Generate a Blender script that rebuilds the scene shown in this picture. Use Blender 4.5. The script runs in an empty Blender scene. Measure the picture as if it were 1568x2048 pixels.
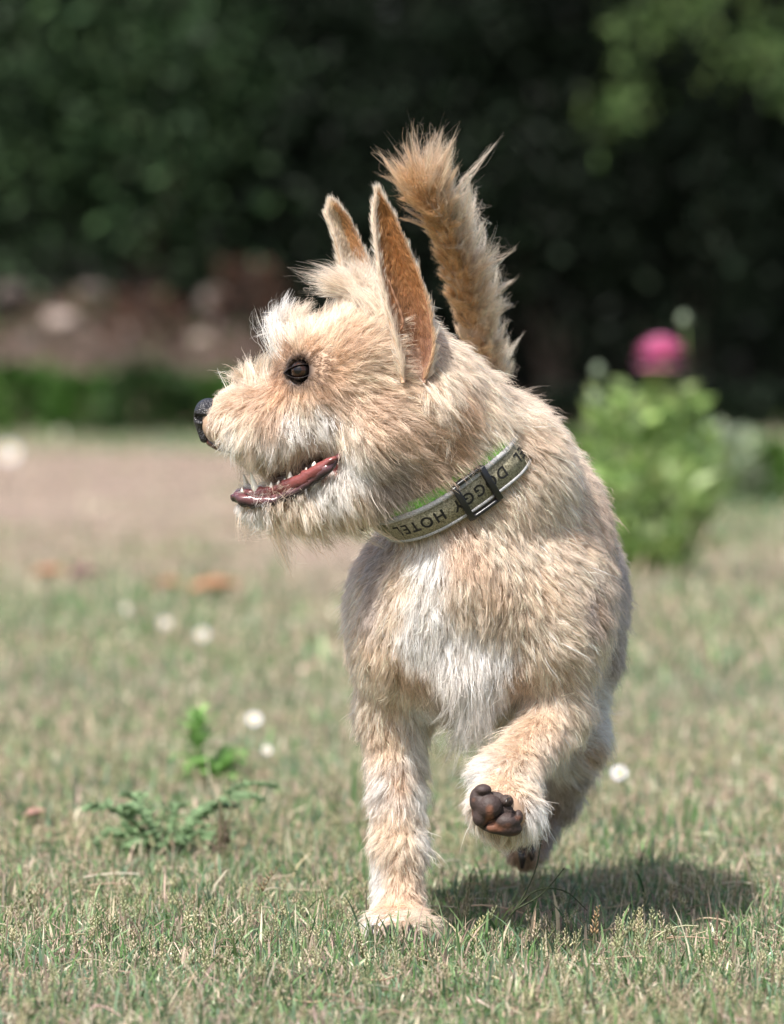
import bpy, bmesh, math, random
import numpy as np
from mathutils import Vector, Matrix, noise as mnoise
from mathutils.bvhtree import BVHTree
from mathutils.kdtree import KDTree

rng = np.random.default_rng(7)
random.seed(7)
SC = bpy.context.scene
H = 0.357            # camera height above the lawn
K = 0.0001           # metres per photo pixel per metre of distance

def W(px, py, Y):
    s = K * (Y + 3.0)
    return np.array([(px - 784) * s, Y, H - (py - 713) * s])

# ------------------------------------------------------------------ camera
cam_d = bpy.data.cameras.new('camera')
cam = bpy.data.objects.new('camera', cam_d)
SC.collection.objects.link(cam)
cam.location = (0, -3.0, H)
cam.rotation_euler = (math.radians(90), 0, 0)
cam_d.sensor_fit = 'HORIZONTAL'
cam_d.sensor_width = 24
cam_d.lens = 24 * 3.0 / 0.4704
cam_d.shift_y = -(1024 - 713) / 1568
cam_d.clip_start = 0.05
cam_d.clip_end = 2000
cam_d.dof.use_dof = True
cam_d.dof.focus_distance = 2.985
cam_d.dof.aperture_fstop = cam_d.lens / 20.0
SC.camera = cam

# ------------------------------------------------------------------ light
SUN = Vector((-0.33, -0.46, 0.82)).normalized()
sun_d = bpy.data.lights.new('sun', 'SUN')
sun_d.energy = 4.5
sun_d.angle = math.radians(0.5)
sun_d.color = (1.0, 0.96, 0.91)
sun = bpy.data.objects.new('sun', sun_d)
SC.collection.objects.link(sun)
sun.rotation_euler = SUN.to_track_quat('Z', 'Y').to_euler()
world = bpy.data.worlds.new('World')
SC.world = world
world.use_nodes = True
wn = world.node_tree.nodes
wl = world.node_tree.links
bg = wn['Background']
sky = wn.new('ShaderNodeTexSky')
sky.sky_type = 'NISHITA'
sky.sun_disc = False
sky.sun_elevation = math.asin(SUN.z)
sky.sun_rotation = math.atan2(SUN.x, SUN.y)
sky.ozone_density = 0.6
sky.dust_density = 4.0
wl.new(sky.outputs[0], bg.inputs[0])
bg.inputs[1].default_value = 0.12
SC.view_settings.view_transform = 'Standard'
SC.view_settings.look = 'None'
SC.view_settings.exposure = 0.76
SC.view_settings.gamma = 1.0
SC.cycles.max_bounces = 10
SC.cycles.transmission_bounces = 8
SC.cycles.diffuse_bounces = 3
SC.cycles.glossy_bounces = 3
SC.cycles.transparent_max_bounces = 8

# ------------------------------------------------------------------ helpers
def tag(o, label=None, cat=None, group=None, kind=None):
    if label: o['label'] = label
    if cat: o['category'] = cat
    if group: o['group'] = group
    if kind: o['kind'] = kind
    return o

def link(o, parent=None):
    SC.collection.objects.link(o)
    if parent is not None:
        o.parent = parent
        o.matrix_parent_inverse = Matrix.Translation(-Vector(parent.location)) if parent.parent is None and parent.type == 'EMPTY' else Matrix.Identity(4)
    return o

def empty(name, loc):
    o = bpy.data.objects.new(name, None)
    o.location = loc
    o.empty_display_size = 0.05
    SC.collection.objects.link(o)
    return o

def mesh_obj(name, verts, faces, mat=None, parent=None, smooth=True, cols=None, fcols=None):
    """verts (N,3), faces (M,3|4) int array or list of such arrays"""
    me = bpy.data.meshes.new(name)
    verts = np.asarray(verts, np.float32)
    fl = faces if isinstance(faces, list) else [faces]
    fl = [np.asarray(f, np.int32) for f in fl if len(f)]
    loops = np.concatenate([f.ravel() for f in fl])
    sizes = np.concatenate([np.full(len(f), f.shape[1], np.int32) for f in fl])
    starts = np.concatenate([[0], np.cumsum(sizes)[:-1]]).astype(np.int32)
    me.vertices.add(len(verts)); me.vertices.foreach_set('co', verts.ravel())
    me.loops.add(len(loops)); me.loops.foreach_set('vertex_index', loops)
    me.polygons.add(len(sizes)); me.polygons.foreach_set('loop_start', starts)
    me.update(calc_edges=True)
    me.validate()
    if smooth:
        me.polygons.foreach_set('use_smooth', np.ones(len(me.polygons), bool))
    if cols is not None:
        a = me.attributes.new('col', 'FLOAT_COLOR', 'POINT')
        c = np.ones((len(verts), 4), np.float32); c[:, :3] = cols
        a.data.foreach_set('color', c.ravel())
    if mat: me.materials.append(mat)
    o = bpy.data.objects.new(name, me)
    return link(o, parent)

def nmat(name, rough=0.6, base=(0.5, 0.5, 0.5), spec=0.5):
    m = bpy.data.materials.new(name); m.use_nodes = True
    b = m.node_tree.nodes['Principled BSDF']
    b.inputs['Base Color'].default_value = (*base, 1)
    b.inputs['Roughness'].default_value = rough
    b.inputs['Specular IOR Level'].default_value = spec
    return m, m.node_tree.nodes, m.node_tree.links, b

def noise_mix(m, c1, c2, scale, lo=0.35, hi=0.65, detail=4, coord='Object', sock='Base Color', bump=0, bscale=None, bdist=0.001):
    n, l, b = m.node_tree.nodes, m.node_tree.links, m.node_tree.nodes['Principled BSDF']
    tc = n.new('ShaderNodeTexCoord')
    t = n.new('ShaderNodeTexNoise'); t.inputs['Scale'].default_value = scale; t.inputs['Detail'].default_value = detail
    l.new(tc.outputs[coord], t.inputs['Vector'])
    r = n.new('ShaderNodeValToRGB')
    r.color_ramp.elements[0].position = lo; r.color_ramp.elements[1].position = hi
    r.color_ramp.elements[0].color = (*c1, 1); r.color_ramp.elements[1].color = (*c2, 1)
    l.new(t.outputs['Fac'], r.inputs[0]); l.new(r.outputs[0], b.inputs[sock])
    if bump:
        t2 = n.new('ShaderNodeTexNoise'); t2.inputs['Scale'].default_value = bscale or scale * 3; t2.inputs['Detail'].default_value = 3
        l.new(tc.outputs[coord], t2.inputs['Vector'])
        bp = n.new('ShaderNodeBump'); bp.inputs['Strength'].default_value = bump; bp.inputs['Distance'].default_value = bdist
        l.new(t2.outputs['Fac'], bp.inputs['Height']); l.new(bp.outputs[0], b.inputs['Normal'])
    return m

def attr_leaf_mat(name, rough=0.45, transl=0.35, spec=0.4):
    """leaf/blade material: colour from the 'col' attribute, with light passing through"""
    m, n, l, b = nmat(name, rough, spec=spec)
    a = n.new('ShaderNodeAttribute'); a.attribute_name = 'col'
    l.new(a.outputs['Color'], b.inputs['Base Color'])
    tr = n.new('ShaderNodeBsdfTranslucent'); l.new(a.outputs['Color'], tr.inputs[0])
    mx = n.new('ShaderNodeMixShader'); mx.inputs[0].default_value = transl
    out = n['Material Output']
    l.new(b.outputs[0], mx.inputs[1]); l.new(tr.outputs[0], mx.inputs[2]); l.new(mx.outputs[0], out.inputs[0])
    return m

def unit(v):
    v = np.asarray(v, float)
    return v / np.maximum(np.linalg.norm(v, axis=-1, keepdims=True), 1e-12)

def vnoise(p, scale, seed=0):
    """cheap smooth value noise, vectorised; p (N,3) -> 0..1"""
    q = np.asarray(p, float) * scale + seed * 17.13
    i = np.floor(q).astype(np.int64); f = q - i; f = f * f * (3 - 2 * f)
    out = np.zeros(len(q))
    for dx in (0, 1):
        for dy in (0, 1):
            for dz in (0, 1):
                h = (i[:, 0] + dx) * 374761393 + (i[:, 1] + dy) * 668265263 + (i[:, 2] + dz) * 2147483647
                h = (h ^ (h >> 13)) * 1274126177
                h = ((h ^ (h >> 16)) & 0xffff) / 65535.0
                w = (f[:, 0] if dx else 1 - f[:, 0]) * (f[:, 1] if dy else 1 - f[:, 1]) * (f[:, 2] if dz else 1 - f[:, 2])
                out += h * w
    return out

def tube(pts, radii, seg=8, cap=True):
    """swept tube -> verts, faces"""
    pts = np.asarray(pts, float); radii = np.broadcast_to(np.asarray(radii, float), (len(pts),))
    T = unit(np.gradient(pts, axis=0))
    up = np.array([0, 0, 1.0]) if abs(T[0][2]) < 0.9 else np.array([1.0, 0, 0])
    u = unit(np.cross(T[0], up)); vs = []
    for i in range(len(pts)):
        u = unit(u - T[i] * np.dot(u, T[i])); v = np.cross(T[i], u)
        a = np.linspace(0, 2 * math.pi, seg, endpoint=False)
        vs.append(pts[i] + radii[i] * (np.cos(a)[:, None] * u + np.sin(a)[:, None] * v))
    V = np.concatenate(vs); F = []
    for i in range(len(pts) - 1):
        for k in range(seg):
            k2 = (k + 1) % seg
            F.append((i * seg + k, i * seg + k2, (i + 1) * seg + k2, (i + 1) * seg + k))
    F3 = []
    if cap:
        V = np.concatenate([V, pts[:1], pts[-1:]]); c0 = len(V) - 2; c1 = len(V) - 1; b = (len(pts) - 1) * seg
        for k in range(seg):
            F3.append((c0, (k + 1) % seg, k)); F3.append((c1, b + k, b + (k + 1) % seg))
    return V, np.array(F), np.array(F3) if F3 else np.zeros((0, 3), int)

class Acc:
    """accumulates verts / quads / tris / colours into one mesh"""
    def __init__(s): s.v = []; s.q = []; s.t = []; s.c = []; s.n = 0
    def add(s, V, Q=None, T=None, col=(1, 1, 1)):
        V = np.asarray(V, float)
        s.v.append(V)
        if Q is not None and len(Q): s.q.append(np.asarray(Q) + s.n)
        if T is not None and len(T): s.t.append(np.asarray(T) + s.n)
        c = np.asarray(col, float)
        s.c.append(np.broadcast_to(c, (len(V), 3)) if c.ndim == 1 else c)
        s.n += len(V)
    def build(s, name, mat, parent=None, smooth=True):
        fs = []
        if s.q: fs.append(np.concatenate(s.q))
        if s.t: fs.append(np.concatenate(s.t))
        return mesh_obj(name, np.concatenate(s.v), fs, mat, parent, smooth, cols=np.concatenate(s.c))

def spline(P, n):
    """Catmull-Rom through rows of P, n samples"""
    P = np.asarray(P, float); Q = np.vstack([2 * P[0] - P[1], P, 2 * P[-1] - P[-2]])
    t = np.linspace(0, len(P) - 1, n); i = np.minimum(t.astype(int), len(P) - 2); f = (t - i)[:, None]
    a, b, c, d = Q[i], Q[i + 1], Q[i + 2], Q[i + 3]
    return 0.5 * ((2 * b) + (c - a) * f + (2 * a - 5 * b + 4 * c - d) * f ** 2 + (3 * b - a - 3 * c + d) * f ** 3)

def leaves_arr(pos, size, col, up_bias=0.3, width=0.42, dirs=None):
    """folded diamond leaves -> verts, tris, colours"""
    N = len(pos)
    d = unit(rng.normal(size=(N, 3)) + np.array([0, 0, up_bias])) if dirs is None else unit(dirs)
    r = unit(np.cross(d, rng.normal(size=(N, 3)))); n = np.cross(d, r)
    L = np.broadcast_to(np.asarray(size, float), (N,))[:, None]
    b = pos; tip = pos + d * L - n * L * 0.12
    m1 = pos + d * L * 0.45 + r * L * width * 0.5 + n * L * 0.08
    m2 = pos + d * L * 0.45 - r * L * width * 0.5 + n * L * 0.08
    mid = pos + d * L * 0.5
    V = np.stack([b, m1, tip, m2, mid], 1).reshape(-1, 3)
    i = np.arange(N)[:, None] * 5
    T = np.concatenate([i + [0, 1, 4], i + [1, 2, 4], i + [2, 3, 4], i + [3, 0, 4]])
    return V, T, np.repeat(col, 5, axis=0)

def mixcol(N, palette, weights, jit=0.15):
    P = np.array(palette); idx = rng.choice(len(P), N, p=np.array(weights) / sum(weights))
    return np.clip(P[idx] * (1 + rng.normal(0, jit, (N, 1))) * (1 + rng.normal(0, jit * 0.3, (N, 3))), 0.005, 0.95)

def hair_obj(name, pts, rad, cols, mat, parent):
    """pts (N,n,3) rad (N,n) cols (N,3) -> hair curves object"""
    N, n = pts.shape[:2]
    cu = bpy.data.hair_curves.new(name)
    cu.add_curves([n] * N)
    cu.attributes['position'].data.foreach_set('vector', pts.astype(np.float32).ravel())
    ra = cu.attributes.get('radius') or cu.attributes.new('radius', 'FLOAT', 'POINT')
    ra.data.foreach_set('value', rad.astype(np.float32).ravel())
    ca = cu.attributes.new('hair_col', 'FLOAT_COLOR', 'CURVE')
    c = np.ones((N, 4), np.float32); c[:, :3] = cols
    ca.data.foreach_set('color', c.ravel())
    cu.materials.append(mat)
    o = bpy.data.objects.new(name, cu)
    return link(o, parent)

# ------------------------------------------------------------------ signed distance modelling
class Field:
    def __init__(s, lo, hi, h):
        s.lo = np.array(lo, float); s.h = h
        s.n = np.ceil((np.array(hi) - s.lo) / h).astype(int) + 1
        s.F = np.full(s.n, 1.0, np.float32)
    def sub(s, lo, hi):
        a = np.clip(np.floor((lo - s.lo) / s.h).astype(int), 0, s.n - 1); b = np.clip(np.ceil((hi - s.lo) / s.h).astype(int) + 1, 1, s.n)
        sl = tuple(slice(a[i], b[i]) for i in range(3))
        g = np.meshgrid(*[s.lo[i] + s.h * np.arange(a[i], b[i]) for i in range(3)], indexing='ij')
        return sl, np.stack(g, -1).astype(np.float32)
    def comb(s, sl, d, k, neg=False):
        f = s.F[sl]
        if neg:
            hh = np.clip(0.5 - 0.5 * (f + d) / k, 0, 1)
            s.F[sl] = f * (1 - hh) - d * hh + k * hh * (1 - hh)
        else:
            hh = np.clip(0.5 + 0.5 * (f - d) / k, 0, 1)
            s.F[sl] = f * (1 - hh) + d * hh - k * hh * (1 - hh)
    def cone(s, a, b, ra, rb, k=0.01, neg=False):
        a = np.asarray(a, float); b = np.asarray(b, float); m = max(ra, rb) + k * 1.5 + 0.03
        sl, P = s.sub(np.minimum(a, b) - m, np.maximum(a, b) + m)
        ab = b - a; t = np.clip(((P - a) @ ab) / (ab @ ab), 0, 1)
        d = np.linalg.norm(P - (a + t[..., None] * ab), axis=-1) - (ra + (rb - ra) * t)
        s.comb(sl, d.astype(np.float32), k, neg)
    def ell(s, c, r, k=0.01, rot=None, neg=False):
        c = np.asarray(c, float); r = np.asarray(r, float); m = r.max() + k * 1.5 + 0.03
        sl, P = s.sub(c - m, c + m)
        q = P - c
        if rot is not None: q = q @ rot
        k0 = np.linalg.norm(q / r, axis=-1); k1 = np.linalg.norm(q / (r * r), axis=-1)
        d = k0 * (k0 - 1) / np.maximum(k1, 1e-6)
        s.comb(sl, d.astype(np.float32), k, neg)
    def sample(s, p):
        q = (np.asarray(p) - s.lo) / s.h; i = np.clip(np.floor(q).astype(int), 0, s.n - 2); f = q - i
        out = 0
        for dx in (0, 1):
            for dy in (0, 1):
                for dz in (0, 1):
                    w = (f[..., 0] if dx else 1 - f[..., 0]) * (f[..., 1] if dy else 1 - f[..., 1]) * (f[..., 2] if dz else 1 - f[..., 2])
                    out = out + w * s.F[i[..., 0] + dx, i[..., 1] + dy, i[..., 2] + dz]
        return out
    def grad(s, p, e=0.002):
        g = [s.sample(p + np.eye(3)[i] * e) - s.sample(p - np.eye(3)[i] * e) for i in range(3)]
        return unit(np.stack(g, -1))
    def mesh(s):
        F = s.F; n = np.array(F.shape); cn = n - 1
        ins = F < 0
        idx = {}; cells = []; pts = []
        quads_e = []
        for ax in range(3):
            s0 = [slice(None)] * 3; s1 = [slice(None)] * 3; s0[ax] = slice(0, -1); s1[ax] = slice(1, None)
            cr = ins[tuple(s0)] != ins[tuple(s1)]
            e = np.argwhere(cr)
            f0 = F[tuple(s0)][cr]; f1 = F[tuple(s1)][cr]
            t = f0 / (f0 - f1); p = e.astype(float); p[:, ax] += t
            o1, o2 = [a for a in range(3) if a != ax]
            cs = []
            for d1, d2 in ((0, 0), (1, 0), (1, 1), (0, 1)):
                c = e.copy(); c[:, o1] -= d1; c[:, o2] -= d2; cs.append(c)
            ok = np.all([np.all((c >= 0) & (c < cn), axis=1) for c in cs], axis=0)
            flip = (f0 < 0) != (ax == 1)
            lin = [np.ravel_multi_index(c[ok].T, cn) for c in cs]
            quads_e.append((np.stack(lin, 1), flip[ok]))
            for L in lin: cells.append(L); pts.append(p[ok])
        cells = np.concatenate(cells); pts = np.concatenate(pts)
        u, inv = np.unique(cells, return_inverse=True)
        cnt = np.bincount(inv)
        V = np.stack([np.bincount(inv, pts[:, i]) / cnt for i in range(3)], 1) * s.h + s.lo
        Q = []
        for L, fl in quads_e:
            q = np.searchsorted(u, L); q[fl] = q[fl][:, ::-1]; Q.append(q)
        return V, np.concatenate(Q)[:, ::-1]
# ================================================================== THE SETTING
def ground_z(x, y):
    x = np.asarray(x, float); y = np.asarray(y, float); p = np.stack([x, y, np.zeros_like(x)], -1).reshape(-1, 3)
    z = (vnoise(p, 1.3, 1) - .5) * 0.03 + (vnoise(p, 5, 2) - .5) * 0.012
    z = z.reshape(x.shape); near = np.exp(-((x / .5) ** 2 + ((y - .1) / .45) ** 2)); return z * (1 - near)
# one sheet, fine near the camera and reaching the horizon
gx = np.unique(np.concatenate([np.linspace(-3, 3, 90), np.sign(np.linspace(-1, 1, 41)) * 3 * (600 / 3) ** np.abs(np.linspace(-1, 1, 41))]))
gy = np.unique(np.concatenate([np.linspace(-4, 8, 150), np.linspace(8, 30, 90), 30 * (40.0 ** np.linspace(0, 1, 16)), -4 - 3 * (150.0 ** np.linspace(0, 1, 10))]))
GX, GY = np.meshgrid(gx, gy, indexing='ij'); GZ = ground_z(GX, GY)
V = np.stack([GX, GY, GZ], -1).reshape(-1, 3); ny = len(gy); ii, jj = np.meshgrid(np.arange(len(gx) - 1), np.arange(ny - 1), indexing='ij'); a = (ii * ny + jj).ravel()
def patch(x, y):
    """0 green turf .. 1 bare dry earth"""
    p = np.stack([x, y * 0.45, np.zeros_like(x)], -1).reshape(-1, 3)
    n = (vnoise(p, 1.1, 8) * .6 + vnoise(p, 3.3, 9) * .4).reshape(np.shape(x))
    band = np.clip((y - 3.9 + .8 * np.sin(x * 5)) / 1.6, 0, 1) * np.clip((18 - y) / 3, 0, 1) * np.clip(.8 - (x / (y + 3)) * 22, 0, 1) + np.exp(-((y - 4.6) / .7) ** 2 - ((x - .95) / .35) ** 2) * .9 + np.exp(-((y - 1.9) / .35) ** 2 - ((x - .75) / .3) ** 2) * .7
    st_ = vnoise(np.stack([x * .8, y * 1.6, np.zeros_like(x)], -1).reshape(-1, 3), 1.0, 21).reshape(np.shape(x)); return np.clip((n - .50) * (1.1 + 1.5 * np.clip((y - 3) / 2, 0, 1)) + band * (.62 + .6 * st_), 0, 1)
pc = patch(V[:, 0], V[:, 1])[:, None]
soil = np.array([0.265, 0.205, 0.165]); turf = np.array([0.17, 0.18, 0.095])
gc = turf * (1 - pc) + soil * pc; gc = gc * (.8 + .4 * vnoise(V, 6, 3))[:, None]
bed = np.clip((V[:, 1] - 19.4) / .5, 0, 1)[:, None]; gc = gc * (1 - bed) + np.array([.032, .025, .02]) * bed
gm, n_, l_, b_ = nmat('lawn_earth', 0.95, spec=0.1)
a_ = n_.new('ShaderNodeAttribute'); a_.attribute_name = 'col'
tc_ = n_.new('ShaderNodeTexCoord'); t_ = n_.new('ShaderNodeTexNoise'); t_.inputs['Scale'].default_value = 120; t_.inputs['Detail'].default_value = 6
rp = n_.new('ShaderNodeMapRange'); rp.inputs[1].default_value = .3; rp.inputs[2].default_value = .7; rp.inputs[3].default_value = .45; rp.inputs[4].default_value = 1.4
mm = n_.new('ShaderNodeVectorMath'); mm.operation = 'SCALE'
l_.new(tc_.outputs['Object'], t_.inputs[0]); l_.new(t_.outputs[0], rp.inputs[0]); l_.new(a_.outputs['Color'], mm.inputs[0]); l_.new(rp.outputs[0], mm.inputs['Scale']); l_.new(mm.outputs[0], b_.inputs['Base Color'])
bp_ = n_.new('ShaderNodeBump'); bp_.inputs['Distance'].default_value = .01; l_.new(t_.outputs[0], bp_.inputs['Height']); l_.new(bp_.outputs[0], b_.inputs['Normal'])
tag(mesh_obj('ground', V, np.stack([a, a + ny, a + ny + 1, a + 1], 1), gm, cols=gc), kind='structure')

blade_m = attr_leaf_mat('grass_blade', .55, .35, .25)
leaf_m = attr_leaf_mat('leaf', .55, .35, .18)

# ------------------------------------------------------------------ grass
GREEN = [(.09, .17, .055), (.16, .25, .10), (.14, .22, .13), (.23, .31, .16)]
STRAW = [(.50, .42, .29), (.45, .35, .25), (.42, .30, .24), (.36, .27, .20), (.56, .50, .36)]
def scatter(n, y0, y1, margin=.12, p=1.0):
    """positions spread evenly over the wedge of lawn in front of the lens"""
    y = []; 
    u = rng.random(n); a0 = (y0 + 3); a1 = (y1 + 3)
    d = np.sqrt(a0 ** 2 + u * (a1 ** 2 - a0 ** 2)); hw = d * 784 * K * 1.12 + margin
    return (rng.random(n) * 2 - 1) * hw, d - 3
def blades(n, y0, y1, h0, w0, straw=.45, flat=.25, margin=.12):
    x, y = scatter(n, y0, y1, margin); pt = patch(x, y); keep = rng.random(n) > pt * .75
    x, y, pt = x[keep], y[keep], pt[keep]; n = len(x); z = ground_z(x, y)
    st = rng.random(n) < straw * .55 + pt * .55
    tuft_ = vnoise(np.stack([x, y, x * 0], -1), 14, 5)
    h = h0 * np.exp(rng.normal(0, .42, n)) * (.35 + 1.25 * tuft_) * (1 - .4 * pt)
    az = rng.random(n) * 6.283; lean = np.abs(rng.normal(0, .45, n)); fl = rng.random(n) < flat; lean[fl] += .9
    dx = np.cos(az); dy = np.sin(az); wv = w0 * np.exp(rng.normal(0, .3, n)); b = rng.random(n) * 6.283; cx, cy = np.cos(b), np.sin(b)
    base = np.stack([x, y, z - .002], 1); V = []
    for t, wk_ in ((0, 1), (.4, .95), (.75, .65), (1.0, .0)):
        ang = lean * (t * .8 + .2); out = np.sin(ang) * t * h; up = np.cos(ang) * t * h
        c = base + np.stack([dx * out, dy * out, up], 1)
        o = np.stack([cx, cy, 0 * cx], 1) * (wv * wk_ * .5)[:, None]
        V += [c - o, c + o] if wk_ else [c]
    V = np.stack(V, 1).reshape(-1, 3); i = np.arange(n)[:, None] * 7
    Q = np.concatenate([i + [0, 1, 3, 2], i + [2, 3, 5, 4]]); T = i + [4, 5, 6]
    g = np.array(GREEN)[rng.integers(0, 4, n)]; s = np.array(STRAW)[rng.integers(0, 5, n)]
    c = np.where(st[:, None], s, g) * np.exp(rng.normal(0, .27, (n, 1)))
    bl = vnoise(np.stack([x, y, x * 0], -1), 4, 11)[:, None]; c = c * (1 - .35 * bl) + c * np.array([.85, .95, 1.25]) * .35 * bl
    return V, Q, T, np.repeat(np.clip(c, .01, .9), 7, 0)
ga_d = Acc(); ga = Acc(); q_ = 1.0
for args in ((int(230000 * q_), -.75, .6, .0085, .0012, .62, .6, .08), (int(150000 * q_), .6, 2.6, .011, .0019, .62, .4, .3), (int(90000 * q_), 2.6, 8, .016, .004, .60, .35, .5), (int(70000 * q_), 8, 19.8, .022, .009, .6, .3, 3.0)):
    V, Q, T, c = blades(*args); ga.add(V, Q, T, c)
V, Q, T, c = blades(int(70000 * q_), -.75, 1.4, .006, .0011, 1.3, .85, .08); ga.add(V, Q, T, c)
# longer single blades near the plane of focus
x, y = scatter(500, -.6, .9, .05)
k_ = 90; x = np.concatenate([x, rng.normal(.005, .022, k_), rng.normal(.10, .06, 60)]); y = np.concatenate([y, rng.normal(-.005, .010, k_), rng.normal(.0, .05, 60)]); n = len(x)
for k in range(n):
    h = rng.uniform(.012, .032); az = rng.random() * 6.28; ln = rng.uniform(.1, .9); P_ = np.array([[x[k] + math.cos(az) * ln * h * t * t, y[k] + math.sin(az) * ln * h * t * t, h * t * (1 - .15 * t)] for t in np.linspace(0, 1, 6)])
    w_ = rng.uniform(.0006, .0012); ww = w_ * np.array([1, 1, .9, .75, .5, .05])[:, None] * np.array([math.cos(az + 1.57), math.sin(az + 1.57), 0])
    V = np.concatenate([P_ - ww, P_ + ww]); Q = [(i, i + 6, i + 7, i + 1) for i in range(5)]
    ga.add(V, Q, None, mixcol(1, GREEN + STRAW[:2] + [(.05, .10, .04)], [2, 3, 3, 3, 2, 1, 2])[0])
tag(ga.build('grass', blade_m), 'short dry lawn grass, green mixed with straw coloured blades', 'grass', kind='stuff')
# dead stalks lying flat over the turf
x, y = scatter(650, -.7, 1.4, .05)
for k in range(len(x)):
    az = rng.random() * 6.28; L_ = rng.uniform(.012, .04); t_ = np.linspace(-1, 1, 5)[:, None]; d_ = np.array([math.cos(az), math.sin(az), rng.uniform(-.12, .25)]); c_ = np.array([x[k], y[k], rng.uniform(.003, .010)])
    P_ = c_ + d_ * t_ * L_ / 2 + np.array([0, 0, .002]) * (1 - t_ ** 2) * rng.uniform(-1, 2) + np.array([-d_[1], d_[0], 0]) * .003 * rng.normal() * t_ ** 2
    V, Q, T = tube(P_, rng.uniform(.00025, .0005), 4, False); ga_d.add(V, Q, None, mixcol(1, [(.58, .50, .36), (.50, .38, .27), (.40, .28, .20), (.66, .60, .48)], [3, 2, 1, 2])[0])
tag(ga_d.build('dead_stalks', blade_m), 'dry straw stalks lying flat over the near grass', 'straw', kind='stuff')
# flowering spikes of the grass
def spike(acc, base, h, lean, az, head, n, col, r=.0016):
    P_ = np.array([base + np.array([math.cos(az) * lean * h * t * t, math.sin(az) * lean * h * t * t, h * t]) for t in np.linspace(0, 1, 6)])
    V, Q, T = tube(P_, .00035, 4, False); acc.add(V, Q, None, np.array([.26, .27, .14]) * rng.uniform(.8, 1.2))
    L = spline(P_, 40); s0 = int(40 * (1 - head / h)) if head < h else 0; s0 = max(4, s0)
    for k in range(n):
        i = int(s0 + (39 - s0) * k / (n - 1)); c = L[i]; a = k * 2.4; sd = np.array([math.cos(a), math.sin(a), 0]); sz = r * (1.15 - .6 * k / n)
        d = unit(sd * .55 + np.array([0, 0, 1])); o = unit(np.cross(d, sd)); s_ = np.cross(o, d); c = c + sd * sz * .5
        V = np.array([c, c + d * sz * 1.2 + o * sz * .45, c + d * sz * 1.2 + s_ * sz * .45, c + d * sz * 1.2 - o * sz * .45, c + d * sz * 1.2 - s_ * sz * .45, c + d * sz * 2.6])
        acc.add(V, None, [(0, 1, 2), (0, 2, 3), (0, 3, 4), (0, 4, 1), (5, 2, 1), (5, 3, 2), (5, 4, 3), (5, 1, 4)], col * rng.uniform(.8, 1.2))
sa = Acc(); x, y = scatter(int(3600 * q_), -.6, 1.5, .05); cl_ = vnoise(np.stack([x, y, x * 0], -1), 9, 6)
for k in range(len(x)):
    if cl_[k] < .33: continue
    h = rng.uniform(.009, .022); spike(sa, np.array([x[k], y[k], float(ground_z(x[k], y[k]))]), h, rng.uniform(0, .5), rng.random() * 6.28, rng.uniform(.006, .012), 12, np.array([(.60, .56, .36), (.52, .42, .30), (.42, .44, .26), (.60, .52, .38)][rng.integers(4)]), rng.uniform(.0008, .0014))
tag(sa.build('seed_heads', blade_m), 'small pale seed heads standing among the short grass', 'grass', kind='stuff')

def gpt(px, py):
    """the lawn point seen at a pixel"""
    d = H / ((py - 713) * K); x = (px - 784) * K * d; y = d - 3; return np.array([x, y, float(ground_z(x, y))])

# a few tall single spikes one can point to
for k, (px, py, h, col, lab, lean) in enumerate(((1185, 1930, .034, (.40, .27, .15), 'brown ripe grass spike standing on the right in front of the shadow', .1), (1278, 1900, .026, (.55, .50, .30), 'pale cream grass spike at the right end of the paw shadow', .05),
                                  (1205, 1985, .040, (.42, .42, .24), 'tall leaning grass spike with a curved pale stem right of the paw', .5), (945, 1905, .022, (.62, .58, .32), 'short yellow grass spike just right of the standing paw', .35),
                                  (505, 1850, .036, (.28, .20, .12), 'dark tipped grass spike leaning right in front of the weeds', .45), (215, 1760, .030, (.48, .44, .28), 'slim grass spike rising left of the thistle weed', .1))):
    ac = Acc(); b0 = gpt(px, py); spike(ac, b0 * 0, h, lean, rng.uniform(-.3, .3), min(.016, h * .6), 22, np.array(col), .0015)
    o = ac.build('grass_spike', blade_m); o.location = b0; tag(o, lab, 'grass spike', 'tall grass spikes in the lawn')

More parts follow.
